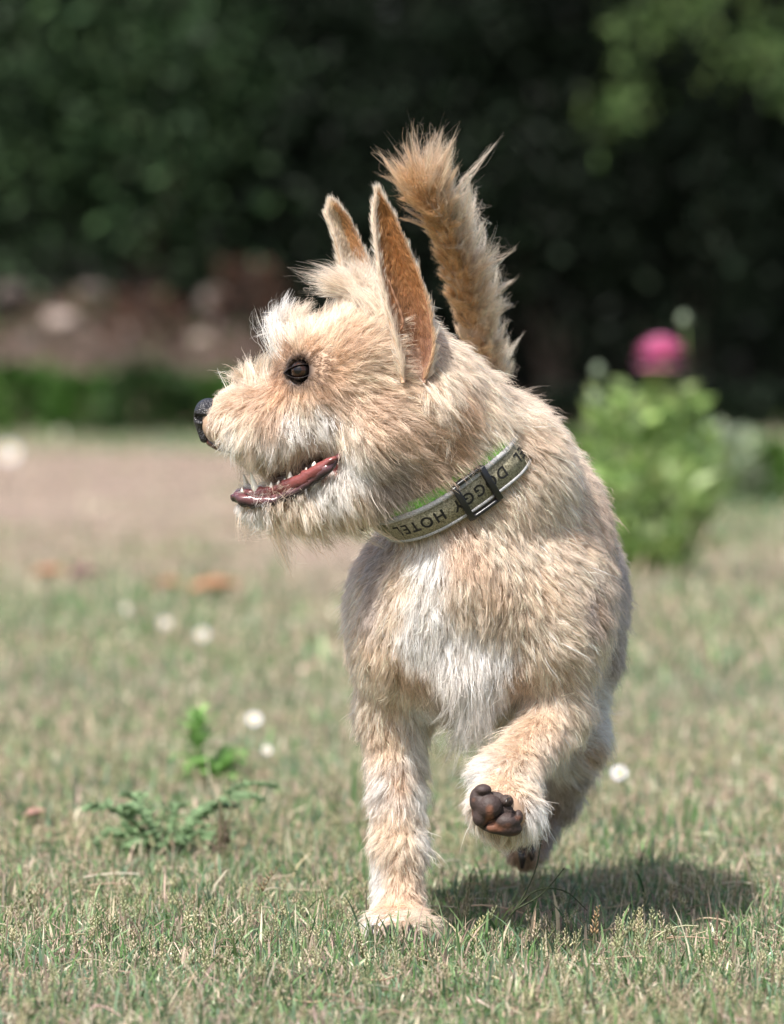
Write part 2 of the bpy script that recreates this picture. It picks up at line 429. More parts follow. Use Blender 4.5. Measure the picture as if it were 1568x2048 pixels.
# ------------------------------------------------------------------ daisies
petal_m, *_ = nmat('white_petal', .6, (.82, .82, .84)); yolk, *_ = nmat('flower_eye', .7, (.70, .48, .06)); stem_m, *_ = nmat('green_stem', .6, (.12, .20, .05))
noise_mix(petal_m, (.46, .45, .47), (.60, .59, .60), 300); noise_mix(yolk, (.55, .36, .03), (.8, .6, .1), 2500, bump=.6, bscale=2500); noise_mix(stem_m, (.09, .16, .04), (.15, .25, .07), 80)
def daisy(px, py, dia, lab, tilt=.6, hz=.018):
    b0 = gpt(px, py); root = empty('daisy', b0); tag(root, lab, 'daisy', 'small white daisies in the lawn')
    V, Q, T = tube([[0, 0, 0], [.001, 0, hz * .5], [0, -.002, hz]], .0008, 6); st = mesh_obj('stem', V, [Q, T], stem_m); st.parent = root
    r = dia * .4; acc = Acc(); Rm = np.array(Matrix.Rotation(tilt, 3, 'X')); n = 26
    for k in range(n):
        a = k / n * 6.283 + rng.normal(0, .05); d = np.array([math.cos(a), math.sin(a), 0]); s = np.array([-d[1], d[0], 0]); w_ = r * .17; up = np.array([0, 0, r * rng.uniform(.05, .35)])
        V = np.array([d * r * .2 - s * w_ * .5, d * r * .2 + s * w_ * .5, d * r * .7 + s * w_ + up * .6, d * r * .7 - s * w_ + up * .6, d * r + s * w_ * .5 + up, d * r - s * w_ * .5 + up])
        acc.add(V @ Rm.T + [0, -.002, hz], [(0, 1, 2, 3), (3, 2, 4, 5)])
    p = acc.build('petals', petal_m); p.parent = root
    bm = bmesh.new(); bmesh.ops.create_uvsphere(bm, u_segments=14, v_segments=8, radius=1); v = np.array([q.co[:] for q in bm.verts]); fs = [[q.index for q in p_.verts] for p_ in bm.faces]; bm.free()
    v = (v * [r * .38, r * .38, r * .22]) @ Rm.T + [0, -.002, hz] + Rm[:, 2] * r * .06
    c = mesh_obj('centre', v, [np.array([q for q in fs if len(q) == 4]), np.array([q for q in fs if len(q) == 3])], yolk); c.parent = root
for px, py, dia, lab in ((508, 1462, .018, 'white daisy above and right of the bright green weed'), (1238, 1590, .017, 'white daisy on the lawn right of the lifted paw'), (18, 925, .080, 'white bloom at the far edge of the lawn on the extreme left'),
                         (405, 1275, .020, 'pale daisy below the orange dead leaf'), (330, 1262, .016, 'small pale daisy left of the one below the orange leaf'), (534, 1520, .010, 'tiny faded daisy beside the bright green weed'), (250, 1235, .014, 'faint pale daisy on the lawn below the bare earth, left of two others')):
    daisy(px, py, dia, lab, 1.0 if dia < .05 else 1.2, .016 if dia < .05 else .03)

# ------------------------------------------------------------------ dead leaves
def dead_leaf(px, py, L, wd, col, lab, rz):
    n, m = 14, 7; u = np.linspace(0, 1, n); v = np.linspace(-1, 1, m); U, Vv = np.meshgrid(u, v, indexing='ij')
    prof = wd * np.sin(np.pi * U ** .8) * (1 + .15 * np.sin(U * 25)); X = (U - .5) * L; Y_ = Vv * prof / 2; Z = .25 * L * (U - .5) ** 2 + .18 * L * Vv ** 2 * np.sin(np.pi * U) + .01
    Pq = np.stack([X, Y_, Z], -1).reshape(-1, 3); Q = [(i * m + j, (i + 1) * m + j, (i + 1) * m + j + 1, i * m + j + 1) for i in range(n - 1) for j in range(m - 1)]
    mt, *_ = nmat('dead_leaf', .6, col); noise_mix(mt, tuple(c * .7 for c in col), tuple(min(.9, c * 1.25) for c in col), 60)
    o = mesh_obj('dead_leaf', Pq, np.array(Q), mt); md = o.modifiers.new('solid', 'SOLIDIFY'); md.thickness = .0012
    o.location = gpt(px, py); o.rotation_euler = (.15, -.1, rz); tag(o, lab, 'leaf', 'dead leaves lying on the lawn')
dead_leaf(430, 1195, .085, .050, (.28, .13, .065), 'curled orange dead leaf lying on the lawn behind the dog', .15)
dead_leaf(335, 1185, .050, .026, (.34, .15, .09), 'small brown dead leaf left of the orange one', -.3)
dead_leaf(170, 1172, .055, .040, (.13, .05, .06), 'dark purple brown dead leaf left of the orange one', .6)
dead_leaf(100, 1165, .060, .020, (.42, .18, .10), 'reddish dead leaf farthest left on the lawn', .1)
dead_leaf(75, 1672, .022, .012, (.25, .14, .11), 'brown crumpled leaf in the near grass on the left', .3)

# ------------------------------------------------------------------ weeds in the lawn
def strap_leaf(acc, P_, w, col, lobes=0, fold=.25):
    n = len(P_); T = unit(np.gradient(P_, axis=0)); s = unit(np.cross(T, [0, 0, 1.0])); u = np.cross(s, T); t = np.linspace(0, 1, n)
    pr = w * np.sin(np.pi * np.clip(t * .93 + .05, 0, 1)) ** .7
    if lobes: pr = pr * (.45 + .55 * np.abs(np.sin(t * np.pi * lobes)) ** .7)
    rows = [P_ - s * pr[:, None] + u * (pr * fold)[:, None], P_, P_ + s * pr[:, None] + u * (pr * fold)[:, None]]
    if lobes:
        rows[0] = rows[0] + T * (pr * .3)[:, None]; rows[2] = rows[2] + T * (pr * .3)[:, None]
        rows[0][:, 2] += .0018 * np.sin(t * 40); rows[2][:, 2] += .0018 * np.cos(t * 43)
    V = np.concatenate(rows); Q = [(r * n + i, (r + 1) * n + i, (r + 1) * n + i + 1, r * n + i + 1) for r in (0, 1) for i in range(n - 1)]
    acc.add(V, Q, None, np.asarray(col) * (0.8 + .4 * rng.random((3 * n, 1))))
def arch(az, L, rise, droop, n=14):
    t = np.linspace(0, 1, n); r = L * t * (1 - .1 * t); z = rise * np.sin(t * 1.9) - droop * t ** 3
    return np.stack([np.cos(az) * r, np.sin(az) * r, z + .002], 1)
# prickly weed with lobed leaves
b0 = gpt(330, 1718); root = empty('lobed_weed', b0); tag(root, 'grey green weed with jagged lobed leaves spreading low over the grass', 'weed')
for az, L, rise, dr, w in ((3.3, .045, .018, .012, .0075), (2.75, .058, .030, .002, .007), (2.2, .05, .035, .0, .007), (1.4, .045, .028, .0, .0065), (.75, .085, .036, .006, .0075), (.25, .075, .045, .002, .006), (-.15, .040, .016, .01, .007), (3.9, .035, .012, .006, .006), (5.2, .032, .014, .006, .006), (2.9, .03, .03, .0, .006), (.45, .05, .03, .0, .0065)):
    ac = Acc(); A_r = arch(az, L * 1.25, rise * 1.1, dr, 30); strap_leaf(ac, A_r, w * .38, (.18, .27, .14)); Ta = unit(np.gradient(A_r, axis=0))
    for q_i in range(3, 29, 2):
        for sd_ in (-1, 1):
            pw = w * 2.1 * math.sin(math.pi * (q_i / 30) ** .8) * rng.uniform(.7, 1.25); s_v = unit(np.cross(Ta[q_i], [0, 0, 1.0])) * sd_
            dd = unit(s_v + Ta[q_i] * .5 + np.array([0, 0, rng.uniform(-.3, .8)])); tt = np.linspace(0, 1, 6)[:, None]
            strap_leaf(ac, A_r[q_i] + dd * pw * tt + np.array([0, 0, .0015]) * np.sin(tt * 6), w * .55, np.array([.18, .27, .14]) * rng.uniform(.7, 1.3))
    o = ac.build('leaf', leaf_m); o.parent = root
b0 = gpt(425, 1568); root = empty('green_weed', b0); tag(root, 'bright green leafy weed behind the jagged one, left of the dog', 'weed')
for k in range(34):
    ac = Acc(); az = k * 2.4 + rng.normal(0, .3); L = rng.uniform(.02, .052); strap_leaf(ac, arch(az, L, rng.uniform(.006, .034), .004) + [0, 0, 0], rng.uniform(.004, .0075), (.20, .36, .11), lobes=4 * (k % 2)); o = ac.build('leaf', leaf_m); o.parent = root
V, Q, T = tube([[-.008, 0, 0], [-.011, 0, .02], [-.012, 0, .055]], .0012, 6); o = mesh_obj('stem', V, [Q, T], stem_m); o.parent = root
for k in range(18):
    ac = Acc(); az = k * 2.4; L = rng.uniform(.012, .026); strap_leaf(ac, arch(az, L, rng.uniform(.006, .018), .001) + [-.012, 0, .024 + .0017 * k], .004, (.25, .42, .14)); o = ac.build('leaf', leaf_m); o.parent = root
# dried brown seed stalk beside it
b0 = gpt(447, 1745); ac = Acc()
for k in range(5): spike(ac, np.array([rng.normal(0, .002), rng.normal(0, .002), 0]), rng.uniform(.03, .05), rng.uniform(.0, .25), rng.random() * 6.28, .028, 26, np.array([.20, .15, .11]), .0017)
o = ac.build('dry_seed_stalk', blade_m); o.location = b0; tag(o, 'dark dried seed stalk standing between the weed leaves', 'dry stalk')
# wiry dark stems by the lifted paw
b0 = gpt(985, 1880); ac = Acc()
for pth in ([[0, 0, 0], [.016, .0, .022], [.026, 0, .042], [.030, 0, .062]], [[.013, 0, .018], [.030, 0, .028], [.044, 0, .044]], [[.010, 0, .014], [.026, 0, .030], [.044, 0, .030], [.058, 0, .018]], [[-.016, 0, 0], [-.021, 0, .02], [-.024, 0, .034]]):
    V, Q, T = tube(spline(pth, 12), np.linspace(.0007, .0003, 12), 5); ac.add(V, Q, T, (.07, .09, .045))
o = ac.build('wiry_stem', blade_m); o.location = b0; tag(o, 'thin dark branching grass stems rising from the shadow under the lifted paw', 'grass stem')

# ------------------------------------------------------------------ the flowering plant
def leafy(root, n, wfn, hgt, size, pal, wts, name='foliage', ub=.7):
    z = rng.random(n) ** .8 * hgt; a = rng.random(n) * 6.283; r = np.array([wfn(q / hgt) for q in z]) * np.sqrt(rng.random(n)); p = np.stack([np.cos(a) * r, np.sin(a) * r, z], 1)
    d = unit(np.stack([np.cos(a), np.sin(a), np.full(n, ub)], 1) + rng.normal(0, .35, (n, 3)))
    V, T, c = leaves_arr(p, size * rng.uniform(.6, 1.3, n), mixcol(n, pal, wts), dirs=d); o = mesh_obj(name, V, T, leaf_m, cols=c); o.parent = root; return o
b0 = gpt(1305, 1150); s_ = K * (b0[1] + 3); root = empty('pink_flower_plant', b0); tag(root, 'bushy green garden plant with one round pink bloom on top', 'flower')
LP, LD, LC = [], [], []
for sx, sy, hh_ in ((-.085, .0, .29), (-.055, .03, .24), (-.03, -.02, .31), (.0, .02, .27), (.012, 0, .335), (.045, -.02, .30), (.07, .02, .285), (.095, 0, .22), (-.10, .0, .17), (.10, .02, .15), (-.02, -.05, .2), (.05, -.05, .18), (-.06, -.04, .16), (.02, .06, .22)):
    path = spline([[sx * .3, sy * .3, 0], [sx * .85, sy * .8, hh_ * .5], [sx, sy, hh_]], 8); V, Q, T = tube(path, .0025, 6); o = mesh_obj('stem', V, [Q, T], stem_m); o.parent = root
    k_ = int(hh_ * 260); t_l = rng.random(k_) ** .8; base = np.stack([np.interp(t_l, np.linspace(0, 1, 8), path[:, q]) for q in range(3)], 1); az_ = rng.random(k_) * 6.283
    LP.append(base + np.stack([np.cos(az_), np.sin(az_), 0 * az_], 1) * rng.uniform(0, .012, (k_, 1))); LD.append(np.stack([np.cos(az_), np.sin(az_), rng.uniform(.2, 1.6, k_)], 1)); LC.append(mixcol(k_, [(.25, .37, .12), (.33, .46, .17), (.17, .27, .09), (.42, .52, .27)], [3, 3, 1.5, 1.5]))
LP, LD, LC = map(np.concatenate, (LP, LD, LC)); V, T, c = leaves_arr(LP, .042 * rng.uniform(.6, 1.3, len(LP)), LC, dirs=LD); o = mesh_obj('foliage', V, T, leaf_m, cols=c); o.parent = root
fm, *_ = nmat('pink_petal', .55, (.62, .10, .28)); noise_mix(fm, (.66, .19, .34), (.70, .34, .54), 60)
ac = Acc(); fc = W(1322, 716, b0[1]) - b0
for ring in range(6):
    n = 18 - ring * 2; rr_ = .047 * (1 - ring * .035); el = -.45 + ring * .36
    for k in range(n):
        a = k / n * 6.283 + ring * .4; d = np.array([math.cos(a) * math.cos(el), math.sin(a) * math.cos(el), math.sin(el) * .9]); s = np.array([-math.sin(a), math.cos(a), 0]); u = np.cross(d, s); w_ = rr_ * .24
        V = np.array([d * .004, d * rr_ * .6 - s * w_, d * rr_ * .6 + s * w_, d * rr_ - s * w_ * .7 + u * .003, d * rr_ + s * w_ * .7 + u * .003, d * rr_ * 1.06 + u * .004])
        ac.add(V + fc, [(1, 2, 4, 3)], [(0, 2, 1), (3, 4, 5)])
o = ac.build('flower_head', fm); o.parent = root; tag(o, 'round pink bloom')
bud, *_ = nmat('pale_bud', .6, (.35, .42, .33)); noise_mix(bud, (.10, .14, .09), (.18, .23, .15), 80)
for bx, by, br in ((1196, 742, .009), (1190, 800, .010), (1368, 640, .009)):
    c = W(bx, by, b0[1]) - b0; g = Field(c - br * 1.6, c + br * 1.6, br / 6); g.ell(c, (br, br, br * 1.2), .002); g.ell(c + [0, 0, br * .8], (br * .5, br * .5, br * .6), .002); v_, q_x = g.mesh(); o = mesh_obj('bud', v_, q_x, bud); o.parent = root
    V, Q, T = tube(spline([c, c * [1, 1, .8] + [.004, 0, 0], c * [.8, 1, .5]], 8), .0018, 5); o = mesh_obj('stem', V, [Q, T], stem_m); o.parent = root
def low_plant(name, px, py, hpx, wpx, n, size, pal, lab, cat='plant', grp=None, ub=.6, stems=5):
    b0 = gpt(px, py); s_ = K * (b0[1] + 3); root = empty(name, b0); tag(root, lab, cat, grp)
    hh_, ww = hpx * s_, wpx * s_ / 2
    leafy(root, n, lambda t: ww * math.sqrt(max(.05, 1 - (t * .95) ** 2)), hh_, size, pal, [3, 2, 1], ub=ub)
    ac = Acc()
    for k in range(stems):
        a = k * 2.4; V, Q, T = tube(spline([[0, 0, 0], [math.cos(a) * ww * .3, math.sin(a) * ww * .3, hh_ * .5], [math.cos(a) * ww * .6, math.sin(a) * ww * .6, hh_ * .9]], 6), .004, 5); ac.add(V, Q, T)
    o = ac.build('stem', stem_m); o.parent = root
    return root
SHADED = [(.012, .021, .012), (.018, .030, .017), (.009, .014, .010)]; LT = [(.030, .062, .026), (.058, .100, .046), (.016, .030, .016)]  # first set: deep shade under the trees is put into the leaf colour
SAGE = [(.30, .36, .24), (.38, .44, .32), (.22, .28, .17)]; MID = [(.09, .17, .04), (.13, .24, .06), (.06, .11, .03)]; BRI = [(.055, .125, .025), (.08, .165, .04), (.03, .07, .016)]; DIM = [(.03, .06, .02), (.045, .08, .03), (.018, .035, .013)]
low_plant('silver_plant', 1455, 1010, 150, 170, 420, .045, SAGE, 'pale silvery green plant right of the pink flower plant')
low_plant('leafy_plant', 1530, 1010, 120, 110, 300, .05, MID, 'low dull green plant at the right edge beside the silvery one')
low_plant('leafy_plant', 1170, 1010, 130, 130, 300, .045, MID, 'low green plant directly left of the pink flower plant, behind the dog')

# ------------------------------------------------------------------ bed, bank and stones at the far side
def bank_z(x, y):
    t = np.clip((y - 20.6) / 2.6, 0, 1); e = t * t * (3 - 2 * t); w = .46 * (1 / (1 + np.exp((x + .3) * 4))) + .04
    return e * w * (1.0 + .15 * np.sin(x * 3) + .1 * np.sin(x * 7 + 1))
bx_, by_ = np.meshgrid(np.linspace(-9, 9, 140), np.linspace(20.4, 26, 60), indexing='ij'); p = np.stack([bx_, by_, bx_ * 0], -1).reshape(-1, 3)
bz = bank_z(bx_, by_) + ((vnoise(p, 4, 3) - .5) * .12 + (vnoise(p, 14, 4) - .5) * .05).reshape(bx_.shape); bz[:, 0] = -.05; bz[:, -1] = -.05
V = np.stack([bx_, by_, bz], -1).reshape(-1, 3); m_ = 60; ii, jj = np.meshgrid(np.arange(139), np.arange(59), indexing='ij'); a = (ii * m_ + jj).ravel()
bank_m, *_ = nmat('bank_earth', .95, (.16, .1, .08), spec=.1); noise_mix(bank_m, (.026, .020, .016), (.11, .082, .068), 5, .35, .65, 8, bump=1, bscale=20, bdist=.05)
tag(mesh_obj('earth_bank', V, np.stack([a, a + m_, a + m_ + 1, a + 1], 1), bank_m), kind='structure')
stone_m, *_ = nmat('pale_stone', .8, (.45, .36, .32)); noise_mix(stone_m, (.19, .15, .125), (.33, .27, .235), 9, bump=.6, bscale=30, bdist=.02)
dstone_m, *_ = nmat('brown_stone', .85, (.2, .14, .12)); noise_mix(dstone_m, (.045, .035, .03), (.11, .087, .075), 9, bump=.6, bscale=30, bdist=.02)
for k, (px, py, r, mt, lab) in enumerate(((122, 650, .085, stone_m, 'pale round stone on the earth bank at far left'), (246, 676, .080, stone_m, 'pale stone on the bank right of the other pale one'), (60, 690, .06, dstone_m, 'brown stone low on the bank at the left edge'), (330, 640, .07, dstone_m, 'brown stone on the bank right of the pale stones'),
                                          (430, 610, .09, dstone_m, 'broad brown stone on top of the bank behind the muzzle'), (180, 590, .07, dstone_m, 'brown stone on top of the bank above the pale ones'), (20, 600, .09, dstone_m, 'large brown stone at the left edge of the bank'), (290, 715, .05, dstone_m, 'small brown stone at the foot of the bank'), (400, 690, .06, stone_m, 'dusty stone on the bank nearest the muzzle'))):
    best = None
    for yy in np.linspace(20.5, 24.5, 80):
        wz = W(px, py, yy); 
        if wz[2] <= float(bank_z(wz[0], yy)): best = wz; break
    if best is None: best = W(px, py, 23.4)
    bm = bmesh.new(); bmesh.ops.create_icosphere(bm, subdivisions=3, radius=1); v = np.array([q.co[:] for q in bm.verts]); fc_ = np.array([[q.index for q in p_.verts] for p_ in bm.faces]); bm.free()
    v = v * (1 + .5 * (vnoise(v + k * 7, 1.4, k) - .5))[:, None] * [1.2, 1, .75] * r
    o = mesh_obj('stone', v, fc_, mt); o.location = best + np.array([0, .0, r * .15]); o.rotation_euler = (0, 0, k * 1.3); tag(o, lab, 'stone', 'stones on the earth bank')
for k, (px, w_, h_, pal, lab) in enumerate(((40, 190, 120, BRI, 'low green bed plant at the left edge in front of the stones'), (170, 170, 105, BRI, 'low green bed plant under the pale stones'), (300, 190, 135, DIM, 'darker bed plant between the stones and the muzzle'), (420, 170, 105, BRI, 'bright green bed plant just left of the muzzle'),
                                            (540, 170, 110, BRI, 'low green bed plant hidden partly by the muzzle'), (-90, 190, 110, MID, 'low bed plant just past the left edge'), (1150, 190, 80, SHADED, 'dark low plant added to darken the bed behind the leafy plant left of the pink bloom'), (1290, 190, 75, SHADED, 'dark low plant added to darken the bed far behind the pink bloom'), (1430, 190, 85, SHADED, 'dark low plant added to darken the bed above the silvery plant'), (1560, 190, 80, SHADED, 'dark low plant added to darken the bed at the right edge'))):  # the four darkest are added to cover a strip of sunlit bed
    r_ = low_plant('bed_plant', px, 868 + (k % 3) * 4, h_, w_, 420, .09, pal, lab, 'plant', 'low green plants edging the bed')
for k, (px, lab) in enumerate(((290, 'rust brown dry plant on the bank above the green bed plants'), (500, 'rust brown dry plant on the bank behind the muzzle'))):
    b0 = W(px, 700 - 60 * k, 21.7); root = empty('dry_plant', b0); tag(root, lab, 'plant', 'dry brown plants on the bank'); leafy(root, 220, lambda t: .22 * (1 - t * .4), .26, .07, [(.09, .045, .03), (.12, .07, .05), (.05, .03, .02)], [1, 1, 1]); V, Q, T = tube([[0, 0, 0], [0, 0, .15], [.02, 0, .3]], .006, 5); o = mesh_obj('stem', V, [Q, T], dstone_m); o.parent = root

lx = rng.uniform(-4, 3, 7000); ly = rng.uniform(19.6, 23.6, 7000); lz = np.maximum(bank_z(lx, ly), 0) + rng.uniform(.0, .07, 7000)
V, T, c = leaves_arr(np.stack([lx, ly, lz], 1), rng.uniform(.05, .10, 7000), mixcol(7000, [(.14, .09, .07), (.08, .05, .035), (.22, .16, .14), (.06, .08, .03)], [3, 3, 1.2, 2]), up_bias=.1)
tag(mesh_obj('leaf_litter', V, T, leaf_m, cols=c), 'brown leaf litter scattered over the earth bank', 'leaf litter', kind='stuff')
# ------------------------------------------------------------------ hedge and trees
bark_m, *_ = nmat('bark', .9, (.12, .09, .07)); noise_mix(bark_m, (.07, .05, .04), (.19, .15, .12), 8, bump=1, bscale=25, bdist=.02)
def shrub(x, y, z0, rx, ry, hz, n, pal, lab, size=.10):
    n = int(n * 2.2)
    root = empty('hedge_shrub', (x, y, z0)); tag(root, lab, 'shrub', 'shrubs of the hedge behind the bank')
    k = max(10, n // 40); cen = unit(rng.normal(size=(k, 3))) * rng.uniform(.45, 1, (k, 1)) * [rx, ry, hz * .5] + [0, 0, hz * .5]
    own = rng.integers(0, k, n); p = cen[own] + rng.normal(0, .13, (n, 3)); br = np.exp(rng.normal(0, .35, k))[own][:, None]
    V, T, c = leaves_arr(p, size * rng.uniform(.6, 1.3, n), np.clip(mixcol(n, pal, [2, 2, 1]) * br, .005, .6)); o = mesh_obj('foliage', V, T, leaf_m, cols=c); o.parent = root
    ac = Acc()
    for j in range(6):
        e = cen[j % k] * [.8, .8, 1]; V, Q, T = tube(spline([[0, 0, -.3], e * [.3, .3, .5], e], 8), np.linspace(.03, .008, 8), 6); ac.add(V, Q, T)
    o = ac.build('stem', bark_m); o.parent = root
for k, (x, y, z0, rx, hz, n, pal, lab) in enumerate(((-2.3, 24.4, .5, .9, 3.0, 4200, LT, 'tall loose green shrub at the left edge'), (-1.35, 24.6, .5, .75, 2.6, 4200, LT, 'grey green shrub above the pale stones'), (-.55, 24.9, .4, .7, 2.6, 3600, SHADED, 'dark green shrub behind the muzzle'),
                            (.15, 25.2, .2, .75, 2.9, 3200, SHADED, 'dark shrub behind the ears and tail'), (.9, 25.3, .1, .8, 2.8, 3200, SHADED, 'very dark shrub right of the tail'), (1.7, 25.1, .1, .8, 3.0, 3400, SHADED, 'very dark shrub above the pink flower'), (2.5, 24.8, .1, .9, 3.0, 3600, SHADED, 'dark shrub at the right edge'),
                            (-3.6, 24.6, .4, 1.0, 3.0, 3000, LT, 'green shrub beyond the left edge'), (3.7, 24.8, .1, 1.0, 3.0, 3000, SHADED, 'dark shrub beyond the right edge'), (-5.2, 24.8, .3, 1.1, 3.0, 2200, LT, 'green shrub second beyond the left edge'), (5.3, 24.9, .1, 1.1, 3.0, 2200, SHADED, 'dark shrub second beyond the right edge'))):
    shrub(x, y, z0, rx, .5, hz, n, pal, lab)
fence_m, *_ = nmat('backdrop_wood', .9, (.06, .05, .045)); noise_mix(fence_m, (.012, .014, .011), (.022, .022, .018), 4, bump=.5, bscale=40)
root = empty('backdrop_fence', (0, 26.3, 0)); tag(root, 'dark board fence added behind the hedge shrubs to block light through gaps', 'fence')  # added backdrop, near black, stops light coming through holes in the hedge
ac = Acc(); xx = -12.0
while xx < 12:
    w_ = .14; y0 = rng.uniform(-.01, .01); h_ = 3.6 + rng.uniform(-.02, .02); V = np.array([[xx, y0, 0], [xx + w_, y0, 0], [xx + w_, y0 + .025, 0], [xx, y0 + .025, 0], [xx, y0, h_], [xx + w_, y0, h_], [xx + w_, y0 + .025, h_], [xx, y0 + .025, h_]])
    ac.add(V, [(0, 1, 5, 4), (1, 2, 6, 5), (2, 3, 7, 6), (3, 0, 4, 7), (4, 5, 6, 7)]); xx += .148
o = ac.build('boards', fence_m, smooth=False); o.parent = root

def tree(x, y, hgt, rc, n, lab, zc, pal=SHADED, size=.15, holes=0, seed=0, ry=None, drop=None):
    root = empty('shade_tree', (x, y, 0)); tag(root, lab, 'tree', 'trees shading the hedge')
    V, Q, T = tube(spline([[0, 0, -.2], [.05, .03, hgt * .3], [-.05, .1, hgt * .7]], 14), np.linspace(.17, .08, 14), 12); tr = mesh_obj('trunk', V, [Q, T], bark_m); tr.parent = root
    ac = Acc(); k = 70; cen = unit(rng.normal(size=(k, 3))) * rng.uniform(.3, 1, (k, 1)) * [rc, ry or rc, (hgt - zc) * .5] + [0, 0, (hgt + zc) * .5]
    if drop is not None: cen = np.vstack([cen, np.array(drop) - [x, y, 0]])
    for j in range(0, len(cen)):
        if j % 4 == 0 and j < k and cen[j][2] > 3.4: V, Q, T = tube(spline([[0, 0, hgt * .3 + (j % 5) * .3], cen[j] * [.5, .5, .9], cen[j]], 8), np.linspace(.05, .01, 8), 6); ac.add(V, Q, T)
    o = ac.build('limb', bark_m); o.parent = root
    own = rng.integers(0, k, n); nd = 0 if drop is None else len(drop)
    if nd: own[:nd * 45] = k + np.arange(nd * 45) % nd
    p = cen[own] + rng.normal(0, 1, (n, 3)) * np.where(own < k, .38, .07)[:, None]
    cc_ = mixcol(n, pal, [2, 2, 1]); cc_[own >= k] = mixcol(int((own >= k).sum()), [(.075, .13, .04), (.11, .17, .06)], [1, 1])
    V, T, c = leaves_arr(p, np.where(own < k, size, .07) * rng.uniform(.6, 1.3, n), cc_, up_bias=-.2); o = mesh_obj('crown', V, T, leaf_m, cols=c); o.parent = root
tree(3.3, 23.3, 6.5, 3.0, 15000, 'broad shade tree standing right of the view', 2.75, ry=2.2, drop=[(1.15 + .12 * i + rng.normal(0, .05), 19.6 + rng.normal(0, .1), 1.85 - .05 * i + .1 * (i % 3)) for i in range(7)] + [(1.02, 19.6, 1.45), (1.1, 19.6, 1.55), (1.62, 19.6, 2.05)])
tree(.3, 27.4, 6.0, 2.6, 13000, 'dense shade tree standing behind the backdrop fence', 2.75, ry=4.2)
tree(-3.6, 25.8, 6.0, 2.4, 4200, 'thinner shade tree left of the view', 2.9, ry=1.6)
# ================================================================== THE DOG
def R(px, Y): return px * K * (Y + 3.0)
dog = empty('dog', W(800, 1880, 0.06))
tag(dog, 'small shaggy cream and tan terrier trotting with one front paw lifted, head turned aside', 'dog')

f = Field((-0.135, -0.125, -0.005), (0.175, 0.335, 0.505), 0.002)
# skull and muzzle (profile, nose to the side)
f.ell(W(745, 715, 0), (R(118, 0), 0.041, R(110, 0)), 0.01)
f.ell(W(690, 760, 0), (R(118, 0), 0.036, R(100, 0)), 0.012)
f.ell(W(625, 735, 0), (R(72, 0), 0.029, R(72, 0)), 0.01)
f.cone(W(640, 815, 0), W(455, 838, 0), R(86, 0), R(50, 0), 0.012)
f.ell(W(458, 852, -0.006), (R(44, 0), 0.012, R(36, 0)), 0.008)
f.ell(W(458, 852, 0.006), (R(44, 0), 0.012, R(36, 0)), 0.008)
f.ell(W(540, 862, -0.010), (R(80, 0), 0.013, R(46, 0)), 0.01)
f.ell(W(540, 862, 0.010), (R(80, 0), 0.013, R(46, 0)), 0.01)
f.ell(W(770, 850, 0), (R(105, 0), 0.043, R(105, 0)), 0.015)
f.ell(W(635, 690, -0.014), (R(40, 0), 0.012, R(22, 0)), 0.008)
f.ell(W(635, 690, 0.014), (R(40, 0), 0.012, R(22, 0)), 0.008)
# lower jaw
f.cone(W(735, 950, 0), W(610, 1000, 0), R(62, 0), R(34, 0), 0.012)
f.cone(W(610, 1000, 0), W(503, 1008, 0), R(33, 0), R(25, 0), 0.006)
# mouth cavity
f.cone(W(470, 950, 0), W(560, 953, 0), R(16, 0), R(26, 0), 0.003, neg=True)
f.cone(W(560, 953, 0), W(662, 925, 0), R(26, 0), R(10, 0), 0.003, neg=True)
f.cone(W(560, 950, -0.018), W(662, 925, -0.03), R(20, 0), R(9, 0), 0.003, neg=True)
f.cone(W(700, 975, 0), W(830, 960, 0.01), R(52, 0), R(100, 0), 0.015)
# neck
f.cone(W(845, 800, 0.008), W(985, 960, 0.045), R(122, 0), R(140, 0), 0.02)
f.cone(W(800, 830, 0.008), W(930, 1030, 0.03), R(105, 0), R(120, 0), 0.02)
f.cone(W(985, 960, 0.045), W(1030, 1070, 0.09), R(135, 0), R(150, 0), 0.02)
# chest, barrel, rump
f.ell(W(955, 1215, 0.085), (R(225, 0), 0.085, R(215, 0)), 0.02)
f.ell(W(940, 1150, 0.03), (R(130, 0), 0.045, R(130, 0)), 0.02)
f.cone(W(960, 1210, 0.09), W(985, 1190, 0.19), R(190, 0.1), R(190, 0.2), 0.03)
f.ell(W(1000, 1170, 0.2), (R(240, 0.2), 0.095, R(200, 0.2)), 0.02)
f.ell(W(940, 1330, 0.05), (R(105, 0), 0.05, R(75, 0)), 0.02)
# shoulders
f.ell(W(1090, 1205, 0.06), (R(105, 0), 0.05, R(135, 0)), 0.04)
f.ell(W(805, 1240, 0.05), (R(80, 0), 0.045, R(130, 0)), 0.035)
# standing foreleg
f.cone(W(800, 1290, 0.045), W(785, 1420, 0.065), R(68, 0), R(58, 0), 0.014)
f.cone(W(785, 1420, 0.065), W(795, 1690, 0.055), R(54, 0), R(36, 0), 0.014)
f.cone(W(795, 1690, 0.055), W(800, 1790, 0.05), R(37, 0), R(40, 0), 0.01)
f.ell(W(798, 1845, 0.035), (R(62, 0), 0.024, R(34, 0)), 0.012)
for dx, yy in ((-46, 0.022), (-17, 0.012), (17, 0.011), (48, 0.02)):
    f.ell(W(800 + dx * 1.06, 1860, yy - .002), (R(15, 0), 0.014, R(20, 0)), 0.003)
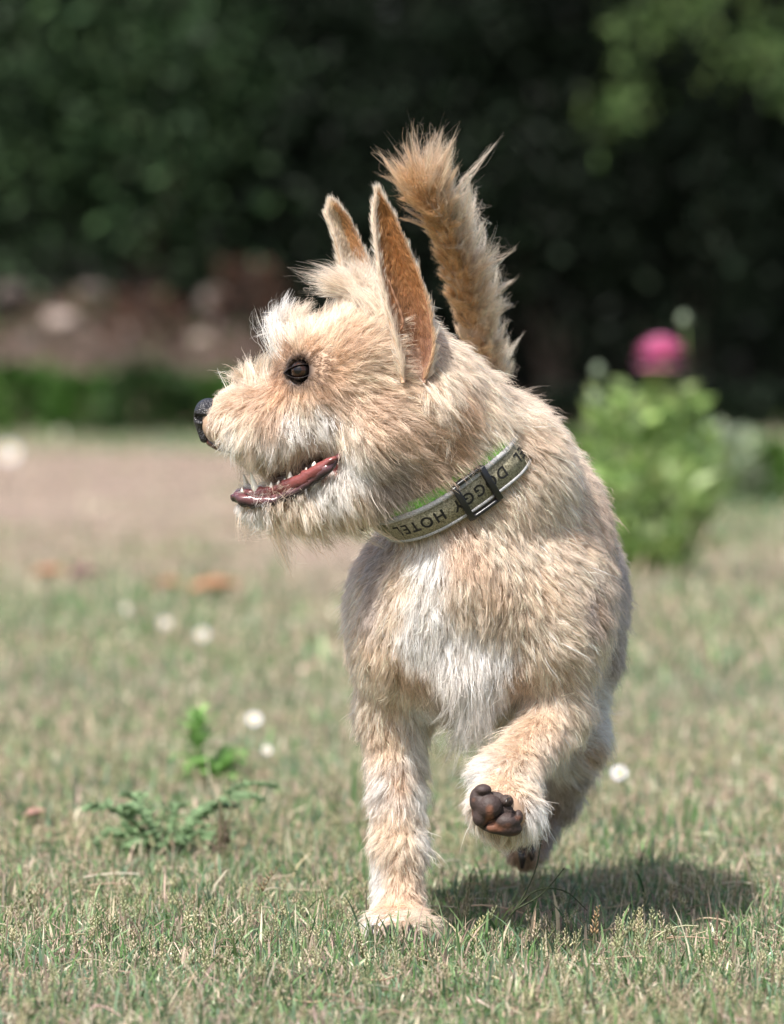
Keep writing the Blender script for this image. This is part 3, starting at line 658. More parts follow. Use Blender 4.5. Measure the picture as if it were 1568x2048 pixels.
# lifted foreleg
f.cone(W(1100, 1280, 0.03), W(1118, 1405, 0.04), R(78, 0), R(54, 0), 0.016)
f.cone(W(1110, 1425, 0.035), W(1010, 1560, -0.02), R(50, 0), R(42, 0), 0.014)
f.cone(W(1010, 1560, -0.02), W(1018, 1622, -0.032), R(46, 0), R(52, 0), 0.012)
f.ell(W(1005, 1615, -0.042), (R(62, 0), 0.014, R(50, 0)), 0.01)
# hind legs
f.ell(W(1152, 1245, 0.2), (R(80, 0.2), 0.065, R(125, 0.2)), 0.02)
f.cone(W(1150, 1330, 0.17), W(1140, 1470, 0.16), R(70, 0.17), R(48, 0.17), 0.02)
f.cone(W(1150, 1470, 0.16), W(1120, 1600, 0.235), R(44, 0.17), R(24, 0.17), 0.015)
f.cone(W(1120, 1600, 0.235), W(1060, 1690, 0.21), R(24, 0.2), R(24, 0.2), 0.012)
f.ell(W(1050, 1700, 0.195), (R(30, 0.2), 0.018, R(30, 0.2)), 0.01)
f.ell(W(800, 1250, 0.2), (R(95, 0.2), 0.07, R(135, 0.2)), 0.02)
f.cone(W(810, 1320, 0.19), W(800, 1440, 0.16), R(75, 0.2), R(44, 0.17), 0.02)
f.cone(W(800, 1440, 0.16), W(798, 1600, 0.27), R(42, 0.17), R(24, 0.27), 0.015)
f.cone(W(798, 1600, 0.27), W(797, 1760, 0.26), R(24, 0.27), R(24, 0.27), 0.012)
f.ell(W(797, 1785, 0.235), (R(36, 0.2), 0.026, R(20, 0.2)), 0.01)
# tail
TAIL = np.array([W(1020, 1010, 0.27), W(1010, 900, 0.285), W(975, 770, 0.25), W(948, 650, 0.20), W(921, 550, 0.165), W(890, 460, 0.14), W(868, 420, 0.125), W(857, 397, 0.12)])
TR = [R(36, .2), R(34, .2), R(30, .2), R(27, .15), R(24, .15), R(19, .1), R(12, .1), R(5, .1)]
for i in range(len(TAIL) - 1):
    f.cone(TAIL[i], TAIL[i + 1], TR[i], TR[i + 1], 0.008)
# eye sockets
EYE = W(603, 742, -0.0232)
EYE2 = EYE * [1, -1, 1]
f.ell(EYE, (0.0077, 0.0077, 0.0077), 0.003, neg=True)
f.ell(EYE2, (0.0077, 0.0077, 0.0077), 0.003, neg=True)

FNECK = f.F.copy()
f.ell(W(1015, 950, 0.125), (R(112, 0.1), 0.05, R(150, 0.1)), 0.025)
f.ell(W(1100, 1060, 0.12), (R(95, 0.1), 0.06, R(120, 0.1)), 0.025)
BV, BQ = f.mesh()
# light smoothing pass on the skin
def body_bvh():
    return BVHTree.FromPolygons([tuple(v) for v in BV], [tuple(q) for q in BQ])
bvh = body_bvh()
CAMP = Vector((0, -3, H))
def hit(px, py):
    d = Vector(W(px, py, 0)) - CAMP
    p, n, i, t = bvh.ray_cast(CAMP, d.normalized())
    return (np.array(p), np.array(n)) if p is not None else (None, None)

def region(P, px, py, r, Y=None):
    """1 inside a pixel radius round a feature of the near side, 0 outside"""
    c = W(px, py, 0); d = np.linalg.norm((P - c)[:, [0, 2]], axis=1) / (r * 3 * K)
    return np.clip(1.5 - d, 0, 1)
# skin colours
SKIN = np.array([0.44, 0.30, 0.21]); MOUTH = np.array([0.22, 0.045, 0.04]); DARK = np.array([0.035, 0.022, 0.02])
bc = np.tile(SKIN, (len(BV), 1)) * (0.85 + 0.3 * vnoise(BV, 60))[:, None]
def seg_d(P, a, b):
    a = np.asarray(a); ab = np.asarray(b) - a; t = np.clip(((P - a) @ ab) / (ab @ ab), 0, 1)
    return np.linalg.norm(P - (a + t[:, None] * ab), axis=1)
near_mouth = np.minimum(seg_d((BV * [1, 0, 1]), W(470, 952, 0), W(560, 952, 0)) - R(24, 0), seg_d(BV * [1, 0, 1], W(560, 952, 0), W(665, 925, 0)) - R(20, 0))
w = np.clip(1 - near_mouth / 0.0035, 0, 1)[:, None]; bc = bc * (1 - w) + MOUTH * w
w = np.clip(1 - (np.minimum(np.linalg.norm(BV - EYE, axis=1), np.linalg.norm(BV - EYE2, axis=1)) - 0.0095) / 0.005, 0, 1)[:, None]; bc = bc * (1 - w) + DARK * w
PADC = W(998, 1620, -0.055)

skin_m, n_, l_, b_ = nmat('dog_skin', 0.6)
a_ = n_.new('ShaderNodeAttribute'); a_.attribute_name = 'col'; l_.new(a_.outputs['Color'], b_.inputs['Base Color'])
body = mesh_obj('body', BV, BQ, skin_m, dog, cols=bc)
# ------------------------------------------------------------------ face parts
wet, n_, l_, b_ = nmat('wet_tissue', 0.22, spec=0.6)
a_ = n_.new('ShaderNodeAttribute'); a_.attribute_name = 'col'; l_.new(a_.outputs['Color'], b_.inputs['Base Color'])
b_.inputs['Subsurface Weight'].default_value = 0.15; b_.inputs['Subsurface Radius'].default_value = (0.004, 0.0015, 0.001)
tx = n_.new('ShaderNodeTexNoise'); tx.inputs['Scale'].default_value = 420
bp = n_.new('ShaderNodeBump'); bp.inputs['Strength'].default_value = 0.5; bp.inputs['Distance'].default_value = 0.0006
tcx = n_.new('ShaderNodeTexCoord'); l_.new(tcx.outputs['Object'], tx.inputs[0]); l_.new(tx.outputs[0], bp.inputs['Height']); l_.new(bp.outputs[0], b_.inputs['Normal'])

# nose
g = Field(W(455, 900, -0.015) - [0.022, 0.002, 0], W(455, 775, 0.015), 0.0006)
g.ell(W(418, 824, 0), (R(29, 0), 0.0115, R(28, 0)), 0.003)
g.ell(W(402, 834, -0.0035), (R(12, 0), 0.0048, R(16, 0)), 0.003)
g.ell(W(402, 834, 0.0035), (R(12, 0), 0.0048, R(16, 0)), 0.003)
g.cone(W(404, 844, 0), W(409, 876, 0), 0.0048, 0.0030, 0.002)
for s in (-1, 1):
    g.cone(W(394, 836, s * 0.0055), W(406, 839, s * 0.0108), 0.0027, 0.0026, 0.0010, neg=True)
    g.cone(W(408, 841, s * 0.0112), W(428, 850, s * 0.0125), 0.0020, 0.0008, 0.0010, neg=True)
nv, nq = g.mesh()
nose_m, n_, l_, b_ = nmat('nose_leather', 0.36, (0.016, 0.015, 0.018), spec=0.6)
vt = n_.new('ShaderNodeTexVoronoi'); vt.inputs['Scale'].default_value = 900
tcx = n_.new('ShaderNodeTexCoord'); bp = n_.new('ShaderNodeBump'); bp.inputs['Strength'].default_value = 0.9; bp.inputs['Distance'].default_value = 0.0008
l_.new(tcx.outputs['Object'], vt.inputs['Vector']); l_.new(vt.outputs['Distance'], bp.inputs['Height']); l_.new(bp.outputs[0], b_.inputs['Normal'])
nose = mesh_obj('nose', nv, nq, nose_m, dog)

# eyes
eye_m, n_, l_, b_ = nmat('eye_ball', 0.08, spec=0.4)
a_ = n_.new('ShaderNodeAttribute'); a_.attribute_name = 'col'; l_.new(a_.outputs['Color'], b_.inputs['Base Color'])
b_.inputs['Coat Weight'].default_value = 0.0; b_.inputs['Coat Roughness'].default_value = 0.02
def eye(c, side):
    bm = bmesh.new(); bmesh.ops.create_icosphere(bm, subdivisions=6, radius=1.0)
    v = np.array([p.co[:] for p in bm.verts]); fc = np.array([[q.index for q in p.verts] for p in bm.faces]); bm.free()
    gz = unit(np.array([-0.36, -side * 1.0, 0.10])); ca = v @ gz; ang = np.degrees(np.arccos(np.clip(ca, -1, 1)))
    th = np.arctan2(v @ np.cross(gz, [0, 0, 1]), v[:, 2])
    col = np.tile([0.007, 0.005, 0.005], (len(v), 1))
    w = np.clip((42 - ang) / 2, 0, 1)[:, None]
    iris = np.array([0.028, 0.012, 0.007]) * (0.75 + 0.35 * np.sin(th * 37) * np.sin(th * 23 + 1))[:, None] * (0.7 + 0.02 * ang)[:, None]
    col = col * (1 - w) + iris * w
    w = np.clip((21 - ang) / 2, 0, 1)[:, None]; col = col * (1 - w) + np.array([0.004, 0.003, 0.004]) * w
    w = np.clip(1 - abs(ang - 42) / 2.5, 0, 1)[:, None] * 0.6; col = col * (1 - w)
    r = 0.0067 * (1 + 0.05 * np.clip((ca - 0.8) / 0.2, 0, 1) ** 0.7)
    e = mesh_obj('eye', v * r[:, None] + c, fc, eye_m, dog, cols=col)
    # dark lid rim round the opening
    A = np.linspace(0, 2 * math.pi, 48, endpoint=False)
    ux = np.cos(A); uz = np.sin(A)
    ox = np.where(ux < 0, ux * 33, ux * 26) ; oz = uz * np.where(uz > 0, 13, 13) * (1 - 0.45 * np.abs(ux) ** 3) + ux * 4
    rings = []
    for k, (sc, push) in enumerate(((0.96, 0.0000), (1.0, 0.0006), (1.05, 0.0006), (1.12, 0.0001), (1.20, -0.0012))):
        p = np.stack([c[0] + ox * sc * 3 * K, np.full(48, c[1]), c[2] + oz * sc * 3 * K], 1)
        d2 = ((p - c)[:, [0, 2]] ** 2).sum(1)
        ys = np.sqrt(np.maximum(0.0076 ** 2 - d2, 0.0)) + push
        skin = []
        for q in p:
            h_, _, _, _ = bvh.ray_cast(Vector((q[0], -0.2 * side, q[2])), Vector((0, side, 0)))
            skin.append(abs(h_[1]) - abs(c[1]) if h_ is not None else 0)
        ys = np.where(k < 3, np.maximum(ys, np.minimum(np.array(skin), 0.0066) * 0.75 + push), np.minimum(np.array(skin), 0.0078) + push)
        p[:, 1] = c[1] - side * ys; rings.append(p)
    V = np.concatenate(rings); F = []
    for k in range(4):
        for j in range(48):
            j2 = (j + 1) % 48; F.append((k * 48 + j, k * 48 + j2, (k + 1) * 48 + j2, (k + 1) * 48 + j))
    F = np.array(F); F = F if side > 0 else F[:, ::-1]
    mesh_obj('eyelid', V, F, lid_m, e)
    return e
lid_m, n_, l_, b_ = nmat('lid_skin', 0.45, (0.018, 0.012, 0.012), spec=0.3)
eye(EYE, 1); eye(EYE2, -1)

# lips, tongue, teeth
def lip(name, path, rad, ctop, cbot, parent=dog, amp=0.0004):
    P = spline(path, 60); rr = np.interp(np.linspace(0, 1, 60), np.linspace(0, 1, len(rad)), rad)
    V, Q, T = tube(P, rr, 14)
    cen = np.concatenate([np.repeat(P, 14, 0), P[:1], P[-1:]]); r_ = np.concatenate([np.repeat(rr, 14), rr[:1], rr[-1:]])
    up = (V - cen)[:, 2] / np.maximum(r_, 1e-6)
    w = np.clip(up * 1.2 + 0.5 + (vnoise(V, 300) - 0.5) * 0.8, 0, 1)[:, None]
    V = V + unit(V - cen + 1e-9) * ((vnoise(V, 350, 3) - 0.5) * 2 * amp)[:, None]
    return mesh_obj(name, V, [Q, T], wet, parent, cols=np.array(cbot) * (1 - w) + np.array(ctop) * w)
px_ = lambda a, b, y: W(a, b, y)
lp = [px_(684, 908, -.022), px_(655, 938, -.0258), px_(618, 966, -.0195), px_(575, 990, -.0145), px_(530, 1003, -.0115), px_(492, 1001, -.0085), px_(478, 993, -.003),
      px_(478, 993, .003), px_(492, 1001, .0085), px_(530, 1003, .0115), px_(575, 990, .0145), px_(618, 966, .0195), px_(655, 938, .0275), px_(690, 905, .031)]
lip('lower_lip', lp, [0.0016, 0.0026, 0.0030, 0.0032, 0.0036, 0.0038, 0.0038, 0.0030, 0.0032, 0.0030, 0.0030, 0.0026, 0.0016], (0.14, 0.055, 0.06), (0.020, 0.012, 0.016), amp=.0014)
lp2 = [px_(672, 915, -.0275), px_(640, 938, -.0225), px_(600, 962, -.0165), px_(560, 978, -.012), px_(525, 985, -.0095), px_(498, 986, -.006), px_(488, 984, 0),
       px_(498, 986, .006), px_(525, 985, .0095), px_(560, 978, .012), px_(600, 962, .0165), px_(640, 938, .0225), px_(672, 915, .0275)]
lip('gum', lp2, [0.0015, 0.0042, 0.0048, 0.0040, 0.0030, 0.0024, 0.0024, 0.0024, 0.0030, 0.0040, 0.0048, 0.0042, 0.0015], (0.22, 0.065, 0.062), (0.13, 0.035, 0.036), amp=.0017)
lip('upper_lip', [px_(560, 898, -.0135), px_(520, 904, -.0125), px_(480, 903, -.0105), px_(440, 893, -.007), px_(420, 884, 0),
                  px_(440, 893, .007), px_(480, 903, .0105), px_(520, 904, .0125), px_(560, 898, .0135)],
    [0.0008, 0.0018, 0.0024, 0.0026, 0.0026, 0.0026, 0.0024, 0.0018, 0.0008], (0.03, 0.016, 0.014), (0.06, 0.022, 0.02))
tg = Field(W(510, 1010, -.014), W(690, 900, .014) + [0, 0, 0], 0.001)
tg.ell(W(560, 985, 0), (R(42, 0), 0.0075, R(13, 0)), 0.004); tg.cone(W(560, 985, 0), W(670, 950, 0), 0.005, 0.006, 0.004)
tv, tq = tg.mesh(); mesh_obj('tongue', tv, tq, wet, dog, cols=np.tile([0.40, 0.11, 0.11], (len(tv), 1)) * (0.8 + 0.4 * vnoise(tv, 400))[:, None])
pg = Field(W(500, 985, -.012), W(700, 880, .03), 0.001)
pg.ell(W(600, 935, .009), (R(82, 0), 0.009, R(34, 0)), 0.004); pg.cone(W(560, 948, .007), W(672, 925, .004), 0.0070, 0.0065, 0.004)
tv, tq = pg.mesh(); mesh_obj('inner_cheek', tv, tq, wet, dog, cols=np.tile([0.075, 0.020, 0.020], (len(tv), 1)) * (0.6 + 0.8 * vnoise(tv, 260))[:, None])
tooth_m, n_, l_, b_ = nmat('tooth_enamel', 0.18, (0.80, 0.76, 0.66), spec=0.6)
b_.inputs['Subsurface Weight'].default_value = 0.2; b_.inputs['Subsurface Radius'].default_value = (0.002, 0.0015, 0.001)
def tooth(a, b_, r):
    P = spline([a, a * 0.55 + b_ * 0.45 + np.array([-0.0006, 0, 0]), b_], 8)
    V, Q, T = tube(P, r * np.array([1, 1.02, 0.95, 0.85, 0.7, 0.52, 0.33, 0.1]), 10)
    mesh_obj('tooth', V, [Q, T], tooth_m, dog)
tooth(px_(517, 990, -.0075), px_(501, 944, -.0085), 0.0026)
tooth(px_(503, 990, .0075), px_(487, 948, .0085), 0.0026)
for i, yy in enumerate((-.0045, -.0015, .0015, .0045)):
    tooth(px_(489, 990, yy), px_(484, 974, yy), 0.0014)
tooth(px_(585, 968, -.0145), px_(580, 943, -.0150), 0.0026)
for tx_, ty_, yy in ((560, 975, -.0128), (572, 971, -.0136), (545, 979, -.0115), (615, 950, -.0180)):
    tooth(px_(tx_, ty_, yy), px_(tx_ - 2, ty_ - 15, yy - .0004), 0.0017)
tooth(px_(600, 962, -.0155), px_(601, 947, -.0160), 0.0026)
tooth(px_(632, 937, -.0200), px_(629, 923, -.0205), 0.0024)
tooth(px_(640, 935, .0215), px_(638, 916, .022), 0.0030)

# ------------------------------------------------------------------ ears
ear_m, n_, l_, b_ = nmat('ear_skin', 0.6, spec=0.3)
a_ = n_.new('ShaderNodeAttribute'); a_.attribute_name = 'col'; l_.new(a_.outputs['Color'], b_.inputs['Base Color'])
tr_ = n_.new('ShaderNodeBsdfTranslucent'); hs_ = n_.new('ShaderNodeMix'); hs_.data_type = 'RGBA'; hs_.blend_type = 'MULTIPLY'; hs_.inputs[0].default_value = 1
hs_.inputs[7].default_value = (1.0, 0.62, 0.42, 1); l_.new(a_.outputs['Color'], hs_.inputs[6]); l_.new(hs_.outputs[2], tr_.inputs[0])
mx_ = n_.new('ShaderNodeMixShader'); mx_.inputs[0].default_value = 0.42; l_.new(b_.outputs[0], mx_.inputs[1]); l_.new(tr_.outputs[0], mx_.inputs[2]); l_.new(mx_.outputs[0], n_['Material Output'].inputs[0])

def make_ear(Lp, Rp, yL, yR, depth, colf, NU=40, NV=20):
    """Lp/Rp: edge points base->tip in pixels; yL/yR depth lists; returns front grid and object"""
    uu = np.linspace(0, 1, NU)
    def edge(E, y):
        q = spline(np.array(E, float), NU); yy = np.interp(uu, np.linspace(0, 1, len(y)), y)
        return np.stack([W(q[i, 0], q[i, 1], yy[i]) for i in range(NU)])
    L = edge(Lp, yL); Rr = edge(Rp, yR)
    v = np.linspace(0, 1, NV)
    G = L[:, None] * (1 - v)[None, :, None] + Rr[:, None] * v[None, :, None]
    cup = depth * (1 - uu ** 1.5)[:, None] * (4 * v * (1 - v))[None, :] ** 0.8 + 0.001 * (4 * v * (1 - v))[None, :]
    G[:, :, 1] += cup
    # a soft ridge near the front margin, and ripples
    G[:, :, 1] -= 0.0022 * np.exp(-((v - 0.22) / 0.07) ** 2)[None, :] * np.exp(-((uu - 0.18) / 0.16) ** 2)[:, None]
    G[:, :, 1] += (.0007 * np.sin(v * 11)[None, :] * np.sin(uu * 7 + 1)[:, None] + .0006 * np.sin(v * 23)[None, :] * (1 - uu)[:, None])
    N = unit(np.cross(np.gradient(G, axis=0), np.gradient(G, axis=1)))
    if N[:, :, 1].mean() > 0: N = -N
    th = (0.0009 * (1 - 0.6 * uu))[:, None, None]
    A = G + N * th; B = G - N * th
    V = np.concatenate([A.reshape(-1, 3), B.reshape(-1, 3)]); n0 = NU * NV; Q = []
    for i in range(NU - 1):
        for j in range(NV - 1):
            a = i * NV + j; Q.append((a, a + 1, a + NV + 1, a + NV)); Q.append((n0 + a, n0 + a + NV, n0 + a + NV + 1, n0 + a + 1))
        for j, s in ((0, 1), (NV - 1, -1)):
            a = i * NV + j; q = (a, a + NV, n0 + a + NV, n0 + a); Q.append(q[::s])
    for j in range(NV - 1):
        for i, s in ((0, -1), (NU - 1, 1)):
            a = i * NV + j; q = (a, a + 1, n0 + a + 1, n0 + a); Q.append(q[::-s])
    U, Vv = np.meshgrid(uu, v, indexing='ij')
    cf = colf(U, Vv, G)
    col = np.concatenate([cf.reshape(-1, 3), np.tile([0.62, 0.44, 0.28], (n0, 1))])
    o = mesh_obj('ear', V, np.array(Q), ear_m, dog, cols=col)
    return A, B, N, o

def near_col(U, V, G):
    c = np.ones(U.shape + (3,)) * np.array([0.30, 0.135, 0.055])
    w = np.clip((0.45 - U) / 0.35, 0, 1)[..., None]; c = c * (1 - w) + np.array([0.36, 0.20, 0.17]) * w
    w = np.clip((0.10 - V) / 0.05, 0, 1)[..., None]; c = c * (1 - w) + np.array([0.66, 0.46, 0.32]) * w
    w = np.exp(-((V - 0.33) / 0.06) ** 2 - ((U - 0.30) / 0.10) ** 2)[..., None] * 0.8; c = c * (1 - w) + np.array([0.10, 0.05, 0.05]) * w
    return c * (0.85 + 0.3 * vnoise(G.reshape(-1, 3), 250).reshape(U.shape))[..., None]
earA = make_ear([(806, 765), (792, 690), (772, 615), (758, 545), (750, 475), (748, 425), (755, 388)],
                [(848, 765), (866, 705), (861, 630), (840, 555), (812, 487), (785, 427), (760, 388)],
                [-.044, -.045, -.044, -.041, -.038, -.036], [-.036, -.036, -.035, -.034, -.034, -.036], 0.014, near_col)
def far_col(U, V, G):
    c = np.ones(U.shape + (3,)) * np.array([0.62, 0.45, 0.33])
    w = np.clip((V - 0.45) / 0.1, 0, 1)[..., None]; c = c * (1 - w) + np.array([0.48, 0.25, 0.12]) * w
    w = np.exp(-((V - 0.42) / 0.08) ** 2 - ((U - 0.72) / 0.22) ** 2)[..., None] * 0.6; c = c * (1 - w) + np.array([0.16, 0.09, 0.06]) * w
    return c
earB = make_ear([(700, 640), (692, 580), (680, 520), (667, 470), (656, 435), (660, 413)],
                [(775, 640), (752, 580), (735, 525), (714, 475), (694, 435), (672, 410)],
                [.030, .028, .026, .025, .025, .026], [.034, .034, .034, .033, .030, .027], 0.008, far_col)
# small inner fold of the near ear
fp = spline([W(778, 560, -.0400), W(788, 590, -.0405), W(800, 620, -.0405), W(806, 648, -.0410), W(798, 664, -.0405)], 30)
V, Q, T = tube(fp, 0.0009 * np.sin(np.linspace(0.2, 2.9, 30)) ** 0.6 * (1 + .3 * np.sin(np.arange(30) * 1.3)), 8)
mesh_obj('ear_fold', V, [Q, T], ear_m, earA[3], cols=np.tile([0.36, 0.20, 0.12], (len(V), 1)))

# ------------------------------------------------------------------ pads and claws
pad_m, n_, l_, b_ = nmat('pad_leather', 0.6, spec=0.35)
a_ = n_.new('ShaderNodeAttribute'); a_.attribute_name = 'col'; l_.new(a_.outputs['Color'], b_.inputs['Base Color'])
tcx = n_.new('ShaderNodeTexCoord'); tx = n_.new('ShaderNodeTexNoise'); tx.inputs['Scale'].default_value = 550; tx.inputs['Detail'].default_value = 6
bp = n_.new('ShaderNodeBump'); bp.inputs['Strength'].default_value = 0.8; bp.inputs['Distance'].default_value = 0.0006
l_.new(tcx.outputs['Object'], tx.inputs[0]); l_.new(tx.outputs[0], bp.inputs['Height']); l_.new(bp.outputs[0], b_.inputs['Normal'])
def pad(lobes, name='paw_pad'):
    lo = np.min([np.array(c) - max(r) for c, r, _ in lobes], axis=0) - 0.003; hi = np.max([np.array(c) + max(r) for c, r, _ in lobes], axis=0) + 0.003
    p = Field(lo, hi, 0.0008)
    for c, r, k in lobes: p.ell(c, r, k)
    v, q = p.mesh()
    c = np.tile([0.045, 0.030, 0.027], (len(v), 1)); w = np.clip((vnoise(v, 180, 5) - 0.52) * 4, 0, 1)[:, None] * 0.75
    c = c * (1 - w) + np.array([0.20, 0.085, 0.05]) * w
    return mesh_obj(name, v, q, pad_m, dog, cols=c)
LO = lambda x, y, Y, rx, ry, rz, k=0.0012: (W(x, y, Y), (R(rx, 0), ry, R(rz, 0)), k)
pad([LO(994, 1624, -.0500, 50, .0070, 42, .003)], 'paw_sole')
pad([LO(980, 1614, -.0565, 25, .0068, 25, .0015), LO(953, 1600, -.0535, 14, .005, 24, .003), LO(966, 1580, -.055, 17, .005, 12), LO(962, 1634, -.054, 17, .005, 20, .002)])
pad([LO(1014, 1643, -.0560, 26, .0068, 18, .0015), LO(1018, 1658, -.055, 26, .006, 15, .002), LO(992, 1655, -.054, 22, .005, 13, .002)])
pad([LO(1036, 1634, -.0535, 10, .005, 15)])
pad([LO(1012, 1602, -.0535, 15, .005, 13)])
claw_m, *_ = nmat('claw_horn', 0.3, (0.03, 0.022, 0.02), spec=0.5)
def claw(a, m, b, r):
    P = spline([a, m, b], 10); V, Q, T = tube(P, r * np.linspace(1, 0.12, 10) ** 0.7, 8)
    mesh_obj('claw', V, [Q, T], claw_m, dog)
for dx, yy in ((-50, 0.013), (-19, 0.001), (19, 0.0), (50, 0.011)):
    claw(W(800 + dx, 1856, yy), W(800 + dx * 1.04, 1858, yy - 0.006), W(800 + dx * 1.06, 1872, yy - 0.010), 0.0026)
claw(W(1047, 1695, .182), W(1045, 1712, .176), W(1044, 1737, .176), 0.0042)
claw(W(1062, 1690, .180), W(1064, 1706, .176), W(1063, 1722, .176), 0.0034)
claw(W(1018, 1597, -.060), W(1014, 1599, -.064), W(1012, 1606, -.066), 0.0014)

# ------------------------------------------------------------------ collar
A_, C_, F_ = W(790, 1058, -.002), W(935, 1036, -.045), W(1060, 868, .018)
AX = unit(np.cross(C_ - A_, F_ - A_));
if AX[2] < 0: AX = -AX                       # towards the head
CC = W(905, 950, .03); CC = CC - AX * np.dot(CC - A_, AX)
e1 = unit(np.cross(AX, [0, 1, 0])); e2 = np.cross(AX, e1)
NB = 240
th = np.linspace(0, 2 * math.pi, NB, endpoint=False)
dirs_ = np.cos(th)[:, None] * e1 + np.sin(th)[:, None] * e2
rr = np.linspace(0.01, 0.09, 161)
smp = CC + dirs_[:, None] * rr[None, :, None]
_keep = f.F; f.F = FNECK; fv = f.sample(smp.reshape(-1, 3)).reshape(NB, -1)
rad = rr[np.argmax(fv > 0, axis=1)]
for _ in range(30): rad = (np.roll(rad, 1) + rad * 2 + np.roll(rad, -1)) / 4
_py = 713 + (H - (CC + dirs_ * rad[:, None])[:, 2]) / (K * 3.0); SINK = np.clip((935 - _py) / 60, 0, 1); SINK = SINK * SINK * (3 - 2 * SINK)
rad = np.maximum(rad, 0.034) + 0.0045 - 0.0085 * SINK
RING = CC + dirs_ * rad[:, None]
BT = unit(np.roll(RING, -1, 0) - np.roll(RING, 1, 0))
GN = f.grad(RING - dirs_ * 0.004); f.F = _keep
BW = unit(np.cross(GN, BT)); BW *= np.sign(np.sum(BW * AX, 1))[:, None]
BW = unit(BW * 0.5 + AX * 0.5)
for _ in range(20): BW = unit(np.roll(BW, 1, 0) + BW * 2 + np.roll(BW, -1, 0))
BN = unit(np.cross(BT, BW)); BN *= np.sign(np.sum(BN * dirs_, 1))[:, None]
seg_l = np.linalg.norm(np.roll(RING, -1, 0) - RING, axis=1); S_ = np.concatenate([[0], np.cumsum(seg_l)])
RLEN = S_[-1]
def ring_at(s):
    s = np.asarray(s) % RLEN; i = np.clip(np.searchsorted(S_, s, side='right') - 1, 0, NB - 1); fr = ((s - S_[i]) / seg_l[i])[..., None]; j = (i + 1) % NB
    g = lambda X: X[i] * (1 - fr) + X[j] * fr
    return g(RING), unit(g(BT)), unit(g(BW)), unit(g(BN))
def on_ring(s, w, h):
    P, T, Wd, N = ring_at(s); return P + Wd * np.asarray(w)[..., None] + N * np.asarray(h)[..., None]
def proj(P):
    s = K * (P[1] + 3); return (784 + P[0] / s, 713 + (H - P[2]) / s)
def s_at(px, py):
    best = min(range(NB), key=lambda i: (proj(RING[i])[0] - px) ** 2 + (proj(RING[i])[1] - py) ** 2 + (1e5 if RING[i][1] > 0.03 else 0)); return S_[best]
HW = 0.0077
weave, n_, l_, b_ = nmat('collar_webbing', 0.85, spec=0.2)
tcx = n_.new('ShaderNodeTexCoord'); t1 = n_.new('ShaderNodeTexNoise'); t1.inputs['Scale'].default_value = 900; t1.inputs['Detail'].default_value = 4; t1.inputs['Roughness'].default_value = 0.8
r1 = n_.new('ShaderNodeValToRGB'); r1.color_ramp.elements[0].position = 0.35; r1.color_ramp.elements[0].color = (0.10, 0.088, 0.055, 1)
r1.color_ramp.elements[1].position = 0.65; r1.color_ramp.elements[1].color = (0.50, 0.46, 0.33, 1)
bp = n_.new('ShaderNodeBump'); bp.inputs['Strength'].default_value = 0.9; bp.inputs['Distance'].default_value = 0.0008
l_.new(tcx.outputs['Object'], t1.inputs[0]); l_.new(t1.outputs[0], r1.inputs[0]); l_.new(r1.outputs[0], b_.inputs['Base Color']); l_.new(t1.outputs[0], bp.inputs['Height']); l_.new(bp.outputs[0], b_.inputs['Normal'])
def band(name, prof, mat, parent, s0=0, s1=None, n=300):
    """sweep a closed profile [(w,h)...] along the ring"""
    closed = s1 is None; ss = np.linspace(s0, RLEN if closed else s1, n, endpoint=not closed)
    m = len(prof); V = np.concatenate([on_ring(ss, np.full(n, w), np.full(n, h)) for w, h in prof]).reshape(m, n, 3).transpose(1, 0, 2).reshape(-1, 3)
    Q = []
    for i in range(n if closed else n - 1):
        i2 = (i + 1) % n
        for k in range(m):
            k2 = (k + 1) % m; Q.append((i * m + k, i2 * m + k, i2 * m + k2, i * m + k2))
    return mesh_obj(name, V, np.array(Q), mat, parent)
circ = lambda w, h, r, n=8: [(w + r * math.cos(a), h + r * math.sin(a)) for a in np.linspace(0, 2 * math.pi, n, endpoint=False)]
collar = band('collar', [(-HW, 0), (HW, 0), (HW, 0.0014), (-HW, 0.0014)], weave, dog)
collar['label'] = 'woven olive collar with dark lettering, grey piping and green lining'
pipe_m, *_x = nmat('piping_cloth', 0.8, (0.36, 0.36, 0.36)); noise_mix(pipe_m, (0.22, 0.22, 0.22), (0.46, 0.46, 0.47), 1500, bump=0.6, bscale=1500, bdist=0.0006)
band('piping', circ(HW + 0.0010, 0.0009, 0.0018), pipe_m, collar)
band('piping', circ(-HW - 0.0008, 0.0006, 0.0013), pipe_m, collar)
green_m, *_x = nmat('lining_fleece', 0.95, (0.20, 0.55, 0.07)); noise_mix(green_m, (0.14, 0.42, 0.05), (0.30, 0.66, 0.12), 1200, bump=0.8, bscale=1200, bdist=0.001)
band('lining', [(-HW - 0.001, -0.0030), (HW + 0.0045, -0.0050), (HW + 0.0078, -0.0040), (HW + 0.0076, -0.0018), (HW + 0.0030, -0.0002), (-HW - 0.001, -0.0002)], green_m, collar)
thread_m, *_x = nmat('dark_thread', 0.7, (0.012, 0.011, 0.010))
